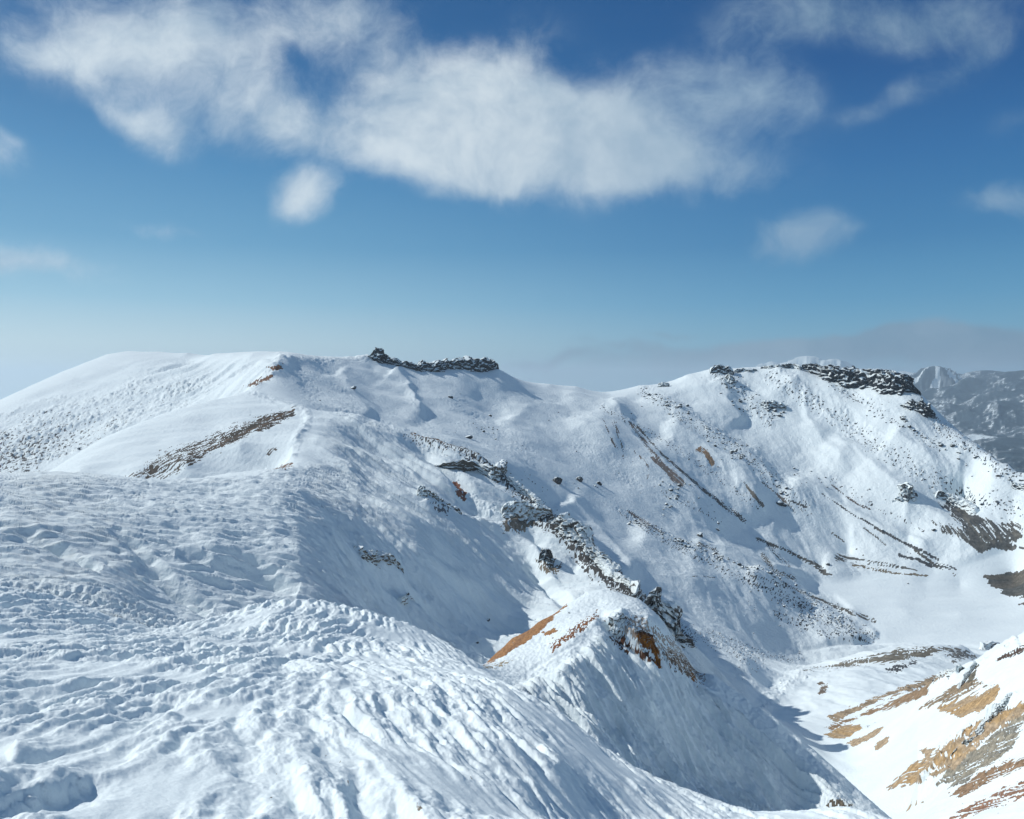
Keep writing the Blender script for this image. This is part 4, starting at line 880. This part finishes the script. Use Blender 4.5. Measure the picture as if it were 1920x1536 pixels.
for u, v, sz, lb, rm in ((879,818,13,'dark boulder alone in the bowl below the flat-topped cliff',500),(663,737,14,'white-capped boulder on the shaded snow left of the fan below the cliffs',500),
    (845,747,9,'snow-capped boulder near the tip of the cliff shadow',500),(919,780,8,'small square boulder on the bright snow of the bowl',500),
    (1045,905,22,'broad snow-covered boulder left of a pair on the bright crater slope',450),(1087,910,17,'rounded dark boulder with a white cap, right of the broad one',450),(1123,913,14,'flat boulder right of the rounded white-capped one',450),
    (1313,1012,15,'black boulder standing alone on smooth snow above the rocky spur',500),(1345,1000,9,'dark boulder at the end of a short grey streak above the black one',500),(1346,992,8,'upper small dark boulder at the end of the short grey streak',500),
    (1462,954,14,'dark boulder in the white hollow right of the brown gullies',700),(1472,958,9,'lesser dark boulder touching the one in the white hollow',700),(1750,1010,8,'dark boulder at the lower left of the scree fan',700),
    (1654,1010,5,'tiny boulder right of the long curved earth line',700),(915,1158,11,'rimed boulder low in the blue gully left of the knoll',150),(765,1128,8,'rimed boulder above the small crag in the blue slope',150),
    (1067,1150,6,'dark little boulder on the crest of the knoll',95),(1628,1366,6,'small dark stone between the three lower ochre patches',150),(1552,1068,9,'dark boulder on the stony apron above the crater floor',600),
    (895,1218,7,'brown-sided boulder where the mound meets the knoll',70),(1528,1160,6,'dark boulder in the middle of the stony spur end',500),(148,848,6,'dark shrub-sized boulder at the foot of the shrubby mountain',550),
    (1702,1099,4,'lone stone out on the crater floor snow',560),(1765,840,10,'dark boulder with a snow drift on the right skyline slope',700),(1706,800,8,'dark boulder below the jagged outcrop on the skyline',900)):
    boulder(u, v, sz, lb, None, rm)
BELTS = [([(1180,985),(1240,1012),(1290,1040),(1330,1055),(1380,1080),(1430,1105),(1480,1130)], 6, 56, (4, 9), 'dark snow-dusted boulder in the narrow stony spur above the crater floor', 'boulders along the narrow stony spur', 450),
 ([(1450,1130),(1500,1160),(1560,1185),(1610,1198)], 20, 40, (4, 8), 'dark boulder in the wide stony end of the spur', 'boulders on the stony end of the spur', 450),
 ([(1200,735),(1250,760),(1300,780)], 16, 16, (4, 9), 'dark boulder below the low saddle crest of the right wall', 'boulders below the saddle crest', 800),
 ([(1260,790),(1310,810),(1360,850),(1400,870)], 20, 22, (3, 7), 'dark boulder on the upper stony rib left of the white chutes', 'boulders on the upper stony rib', 800),
 ([(1360,725),(1375,745),(1400,790)], 12, 10, (4, 9), 'dark boulder in the rocks between the two white chutes', 'boulders between the chutes', 800),
 ([(1420,765),(1450,775),(1480,785)], 10, 10, (4, 9), 'dark boulder around the ragged outcrop halfway up the wall', 'boulders around the halfway outcrop', 800),
 ([(1365,865),(1410,890),(1450,920),(1480,945)], 12, 26, (4, 8), 'dark boulder on the curved rib left of the white hollow', 'boulders on the curved rib', 700),
 ([(1480,890),(1530,905),(1560,925)], 14, 10, (3, 6), 'small dark boulder scattered in the white hollow', 'boulders scattered in the hollow', 700),
 ([(1230,920),(1265,935),(1290,930),(1255,955),(1240,970)], 9, 22, (4, 9), 'dark boulder in the cluster beside the brown gullies', 'boulders clustered beside the brown gullies', 600),
 ([(1690,790),(1740,820),(1800,850),(1850,870),(1915,900)], 12, 26, (4, 9), 'dark boulder on the stony shoulder below the right skyline', 'boulders on the right shoulder', 700),
 ([(1800,940),(1840,930),(1900,950)], 14, 10, (4, 8), 'dark boulder above the grey scree fan', 'boulders above the scree fan', 700),
 ([(860,795),(900,800),(940,820)], 10, 10, (3, 7), 'rimed boulder on the fan below the cliffs', 'boulders on the fan below the cliffs', 500),
 ([(980,905),(1005,912),(1060,915),(1110,920),(1130,925)], 7, 16, (3, 8), 'small dark boulder among the row on the bright crater slope', 'small boulders on the bright crater slope', 450)]
nb = 0
for pts, wd, n, (s0, s1), lb, gp, rm in BELTS:
    for k_ in range(n):
        f = random.random() * (len(pts) - 1); a = pts[int(f)]; b_ = pts[int(f) + 1]; f -= int(f)
        u = a[0] + (b_[0] - a[0]) * f + random.gauss(0, wd * .5); v = a[1] + (b_[1] - a[1]) * f + random.gauss(0, wd * .5)
        if boulder(u, v, s0 + (s1 - s0) * random.random() ** 2, lb, gp, rm): nb += 1
print('boulders', nb, time.time() - T0)
# rubble: thousands of small stones nobody could count
ico = [rock_mesh('stone', 400 + k_, 1, M_BOULD, 5) for k_ in range(4)]
IV = []; IF = None
for me in ico:
    a = np.empty(len(me.vertices) * 3); me.vertices.foreach_get('co', a); IV.append(a.reshape(-1, 3)); IF = np.array([list(p.vertices) for p in me.polygons])
def pnc(x, y): return float(fbm(np.array([x]), np.array([y]), 501, 2)[0])
def scatter(name, belts, label_m):
    Vs, Fs, off = [], [], 0
    for pts, wd, n, s0, s1, rm in belts:
        w0, w1 = wd if isinstance(wd, tuple) else (wd, wd)
        for k_ in range(n):
            q = random.random(); f = q * (len(pts) - 1); a = pts[int(f)]; b_ = pts[min(int(f) + 1, len(pts) - 1)]; f -= int(f); w_ = (w0 + (w1 - w0) * q) * .55
            u = a[0] + (b_[0] - a[0]) * f + random.gauss(0, w_); v = a[1] + (b_[1] - a[1]) * f + random.gauss(0, w_)
            p = hit(u, v, rm)
            if p is None or pnc(p[0] / (26 * math.hypot(p[0], p[1]) / F), p[1] / (44 * math.hypot(p[0], p[1]) / F)) < random.uniform(-.25, .35): continue
            r = math.hypot(p[0], p[1]); s = (s0 + (s1 - s0) * random.random() ** 2.5) * .5 * r / F; z = random.uniform(0, 6.28)
            co = random.choice(IV) * np.array([s * random.uniform(.8, 1.3), s, s * random.uniform(.6, 1)])
            c_, sn = math.cos(z), math.sin(z)
            Vs.append(np.c_[co[:, 0] * c_ - co[:, 1] * sn + p[0], co[:, 0] * sn + co[:, 1] * c_ + p[1], co[:, 2] + ground(p[0], p[1]) + s * .2]); Fs.append(IF + off); off += len(co)
    vv = np.concatenate(Vs); ff = np.concatenate(Fs)
    me = bpy.data.meshes.new(name); me.vertices.add(len(vv)); me.vertices.foreach_set('co', vv.astype(np.float32).ravel())
    me.loops.add(ff.size); me.loops.foreach_set('vertex_index', ff.astype(np.int32).ravel()); me.polygons.add(len(ff)); me.polygons.foreach_set('loop_start', np.arange(0, ff.size, 3, dtype=np.int32))
    me.update(calc_edges=True); me.materials.append(label_m); o = bpy.data.objects.new(name, me); C.objects.link(o); o['kind'] = 'stuff'; return o
rb = []
for pts, wd, amp, stn in RUB:
    ln = sum(math.hypot(pts[k_ + 1][0] - pts[k_][0], pts[k_ + 1][1] - pts[k_][1]) for k_ in range(len(pts) - 1)); w_ = wd if not isinstance(wd, tuple) else (wd[0] + wd[1]) / 2
    rb.append((pts, wd, int(ln * w_ * .03 * stn), 1.2, 4.6, 250))
rb += [([(1195,990),(1290,1040),(1430,1105),(1530,1155),(1620,1195)], (8, 26), 700, 1.5, 5.5, 450), ([(1420,1150),(1500,1185),(1600,1205)], 16, 260, 1.5, 5, 450),
       ([(1060,985),(1110,1045),(1180,1110)], 7, 120, 1.5, 6, 250), ([(960,925),(1030,965),(1080,1000)], 8, 120, 1.5, 5, 300)]
rb += [([(1560,1345),(1650,1312),(1740,1272)], 12, 90, .8, 3, 150), ([(1760,1330),(1820,1315),(1870,1290)], 12, 90, .8, 3, 150), ([(1680,1470),(1760,1425),(1850,1365),(1920,1325)], 22, 330, .8, 3.5, 110),
       ([(1780,1480),(1850,1430),(1915,1380)], 26, 260, .8, 3.5, 110), ([(1780,1530),(1860,1500),(1920,1475)], 16, 160, .8, 3.2, 110), ([(1555,1375),(1640,1370)], 14, 50, .8, 2.4, 150),
       ([(920,1240),(970,1195),(1040,1150)], 8, 60, .8, 2.6, 95), ([(1160,1190),(1220,1220),(1300,1270)], 18, 220, .9, 4, 90)]
scatter('rubble', rb, M_BOULD)
print('rubble', time.time() - T0)

# ------------------------------------------------------------------ sky with its clouds
w = bpy.data.worlds.new("World"); bpy.context.scene.world = w; w.use_nodes = True; nt = w.node_tree
sk = nd(nt, 'ShaderNodeTexSky'); sk.sky_type = 'NISHITA'; sk.sun_disc = False; sk.sun_elevation = SUN_EL; sk.sun_rotation = SUN_AZ; sk.altitude = 1700; sk.air_density = 1; sk.dust_density = .4; sk.ozone_density = 3
dirn = nd(nt, 'ShaderNodeTexCoord').outputs['Generated']
sp = nd(nt, 'ShaderNodeSeparateXYZ'); nt.links.new(dirn, sp.inputs[0])
DX, DY, DZ_ = sp.outputs
yy = mth(nt, 'MAXIMUM', DY, .05)
gx = mth(nt, 'DIVIDE', DX, yy); gz = mth(nt, 'DIVIDE', DZ_, yy)
ramp = nd(nt, 'ShaderNodeValToRGB'); nt.links.new(DZ_, ramp.inputs[0]); cr = ramp.color_ramp
def s2l(c): return tuple(((x / 255 + .055) / 1.055) ** 2.4 if x > 10 else x / 255 / 12.92 for x in c)
stops = [(0., (182,210,222)), (.045, (174,206,220)), (.10, (126,179,209)), (.17, (80,146,190)), (.26, (50,122,176)), (.36, (16,92,152)), (.48, (2,74,134)), (1., (6,66,116))]
while len(cr.elements) < len(stops): cr.elements.new(.5)
for e, (p_, c_) in zip(cr.elements, stops): e.position = p_; e.color = (*s2l(c_), 1)
# brighter and paler towards the sun, deeper away from it
sd_ = nd(nt, 'ShaderNodeVectorMath', operation='DOT_PRODUCT'); nt.links.new(dirn, sd_.inputs[0]); sd_.inputs[1].default_value = (math.sin(SUN_AZ) * math.cos(SUN_EL), math.cos(SUN_AZ) * math.cos(SUN_EL), math.sin(SUN_EL))
glow = mrange(nt, sd_.outputs['Value'], -.15, 1.0, 0, 1, False)
dark = mix(nt, mrange(nt, sd_.outputs['Value'], .05, .75), (.40, .70, .84), (1.24, 1.13, 1.05))
mul = nd(nt, 'ShaderNodeMix', data_type='RGBA', blend_type='MULTIPLY'); mul.inputs[0].default_value = 1; nt.links.new(ramp.outputs[0], mul.inputs[6]); nt.links.new(dark, mul.inputs[7])
SKYC = mul.outputs[2]
comb = nd(nt, 'ShaderNodeCombineXYZ'); nt.links.new(gx, comb.inputs[0]); nt.links.new(gz, comb.inputs[1])
g3 = comb.outputs[0]
warp = noise(nt, 3.2, 4, .55, g3)
wv = nd(nt, 'ShaderNodeVectorMath', operation='MULTIPLY_ADD'); nt.links.new(warp.outputs['Color'], wv.inputs[0]); wv.inputs[1].default_value = (.20, .14, 0); nt.links.new(g3, wv.inputs[2])
wsub = nd(nt, 'ShaderNodeVectorMath', operation='SUBTRACT'); nt.links.new(wv.outputs[0], wsub.inputs[0]); wsub.inputs[1].default_value = (.10, .07, 0)
gw = wsub.outputs[0]
def blobs(lst):
    acc = None
    for u, v, ru, rv, rot, amp in lst:
        mp = nd(nt, 'ShaderNodeMapping', vector_type='TEXTURE'); nt.links.new(gw, mp.inputs[0])
        mp.inputs['Location'].default_value = ((u - CX) / F, (V0 - v) / F, 0); mp.inputs['Rotation'].default_value = (0, 0, math.radians(-rot)); mp.inputs['Scale'].default_value = (ru / F, rv / F, 1)
        ln = nd(nt, 'ShaderNodeVectorMath', operation='LENGTH'); nt.links.new(mp.outputs[0], ln.inputs[0])
        f = mrange(nt, ln.outputs['Value'], 1.75, 0.0, 0, amp)
        acc = f if acc is None else mth(nt, 'ADD', acc, f)
    return acc
BIG = [(200,125,170,55,-6,.8),(90,130,75,30,8,.5),(400,150,190,90,10,.85),(320,60,280,75,0,.7),(640,60,170,60,10,.7),(500,255,150,52,24,.8),(660,285,150,58,12,1.0),(800,200,120,80,0,.75),(890,240,210,105,5,1.35),(960,130,110,60,0,.6),
       (1080,270,180,100,0,1.1),(1240,240,200,100,0,.95),(1170,330,220,46,0,.8),(1330,130,90,75,-20,.7),(1400,210,80,80,0,.36),(830,330,140,36,8,.8),(300,255,80,36,28,1.05),(230,225,60,22,20,.4),(602,378,46,36,0,1.7),(572,410,34,22,0,.4),(1280,335,120,40,0,.45),
       (1500,450,76,36,0,1.5),(30,492,175,30,6,1.5),(1890,372,110,32,0,.95),(330,425,80,18,0,.5),(0,292,62,36,0,.7),(700,170,340,120,10,.24),(1200,240,340,130,0,.24),(535,142,50,26,30,-.6),(590,115,36,18,0,-.3),(1020,70,70,50,0,.45),(1440,350,90,30,0,.35)]
GRY = [(1700,40,250,70,0,.62),(1450,50,160,55,0,.5),(1660,200,120,24,-25,.34),(1560,250,80,30,0,.14),(1800,130,140,26,-22,.42),(1420,350,90,25,-8,.3),(1020,60,60,60,0,.25),(1500,190,90,50,0,.12),(1760,60,110,55,0,.3),(1900,230,90,30,0,.3),
       (1480,655,270,18,-2,.9),(1700,650,270,28,-2,1.3),(1890,648,180,32,-2,1.5),(1000,672,75,11,0,.9),(1150,652,100,14,0,.8),(1235,628,70,9,0,.7),(1060,690,280,26,0,.5),(1450,690,330,30,0,.9),(1800,680,260,30,0,.8)]
cn = noise(nt, 4.6, 10, .6, gw); cn2 = noise(nt, 15, 8, .66, gw)
nz = mth(nt, 'ADD', mth(nt, 'MULTIPLY', mth(nt, 'SUBTRACT', cn.outputs[0], .5), 1.15), mth(nt, 'MULTIPLY', mth(nt, 'SUBTRACT', cn2.outputs[0], .5), .75))
bb, gg = blobs(BIG), blobs(GRY)
def dens(b_, k_): 
    g_ = mth(nt, 'MULTIPLY', nz, mrange(nt, b_, .02, .45))
    return mth(nt, 'ADD', b_, mth(nt, 'MULTIPLY', g_, k_))
db = mrange(nt, dens(bb, 2.1), .03, 1.95); dg = mrange(nt, dens(gg, 1.6), .04, 1.3)
front_ = mrange(nt, DY, .15, .4)
db = mth(nt, 'MULTIPLY', db, front_); dg = mth(nt, 'MULTIPLY', dg, front_)
# unseen cloud in the rest of the sky, spread to lift the fill light
pl = nd(nt, 'ShaderNodeVectorMath', operation='SCALE'); nt.links.new(dirn, pl.inputs[0]); pl.inputs['Scale'].default_value = 1
on = noise(nt, 2.2, 7, .55, pl.outputs[0]); oth = mth(nt, 'MULTIPLY', mrange(nt, on.outputs[0], .44, .66), mth(nt, 'SUBTRACT', 1, mrange(nt, DY, .0, .45)))
off = nd(nt, 'ShaderNodeVectorMath', operation='ADD'); nt.links.new(gw, off.inputs[0]); off.inputs[1].default_value = (-.035, .03, 0)
cs = noise(nt, 4.6, 10, .6, off.outputs[0]); sh_ = mth(nt, 'SUBTRACT', cn.outputs[0], cs.outputs[0])
lit = mix(nt, mrange(nt, sh_, -.16, .14), s2l((168,190,208)), s2l((216,228,235)))
lit = mix(nt, mrange(nt, gx, -.1, .42), lit, s2l((150,178,200)))
gcl = mix(nt, mrange(nt, cn.outputs[0], .35, .65), s2l((110,144,171)), s2l((142,168,190)))
c1 = mix(nt, mth(nt, 'MULTIPLY', dg, .9), SKYC, gcl)
c2 = mix(nt, mth(nt, 'MULTIPLY', db, .97), c1, lit)
c3 = mix(nt, mth(nt, 'MULTIPLY', oth, .8), c2, s2l((190,212,226)))
sc10 = nd(nt, 'ShaderNodeVectorMath', operation='SCALE'); nt.links.new(c3, sc10.inputs[0]); sc10.inputs['Scale'].default_value = 10.0
fin = mix(nt, .06, sc10.outputs[0], sk.outputs[0])
bg = nt.nodes['Background']; nt.links.new(fin, bg.inputs[0]); bg.inputs[1].default_value = .1
sl = bpy.data.lights.new('sun', 'SUN'); sl.energy = 3.9; sl.angle = math.radians(.55); sl.color = (1, .975, .925)
so = bpy.data.objects.new('sun', sl); C.objects.link(so); so.rotation_euler = (math.pi / 2 - SUN_EL, 0, math.pi - SUN_AZ)

# ------------------------------------------------------------------ air
me = bpy.data.meshes.new('haze'); x0, z0, z1 = 41000, float(Z.min()) - 1, float(Z.max()) + 10
vs_ = [(sx * x0, sy * x0, z) for z in (z0, z1) for sx, sy in ((-1,-1),(1,-1),(1,1),(-1,1))]
me.from_pydata(vs_, [], [(3,2,1,0),(4,5,6,7),(0,1,5,4),(1,2,6,5),(2,3,7,6),(3,0,4,7)]); me.update()
hz = bpy.data.objects.new('haze', me); C.objects.link(hz); hz['kind'] = 'stuff'
hm_ = bpy.data.materials.new('air'); hm_.use_nodes = True; t_ = hm_.node_tree; t_.nodes.remove(t_.nodes['Principled BSDF'])
pv = t_.nodes.new('ShaderNodeVolumePrincipled'); pv.inputs['Color'].default_value = (.66, .80, .90, 1); pv.inputs['Density'].default_value = 5.4e-5; pv.inputs['Anisotropy'].default_value = .35
t_.links.new(pv.outputs[0], t_.nodes['Material Output'].inputs['Volume']); me.materials.append(hm_)

cam = bpy.data.cameras.new('camera'); cam.sensor_width = 36; cam.lens = 36 * F / 1920; cam.clip_end = 200000; cam.clip_start = .3
co = bpy.data.objects.new('camera', cam); C.objects.link(co); co.rotation_euler = (math.pi / 2 - PITCH, 0, 0); bpy.context.scene.camera = co
vs = bpy.context.scene.view_settings; vs.view_transform = 'Standard'; vs.look = 'None'; vs.gamma = 1; vs.exposure = 0
bpy.context.scene.cycles.max_bounces = 6; bpy.context.scene.cycles.diffuse_bounces = 3; bpy.context.scene.cycles.volume_bounces = 1
print('done', round(time.time() - T0, 1))
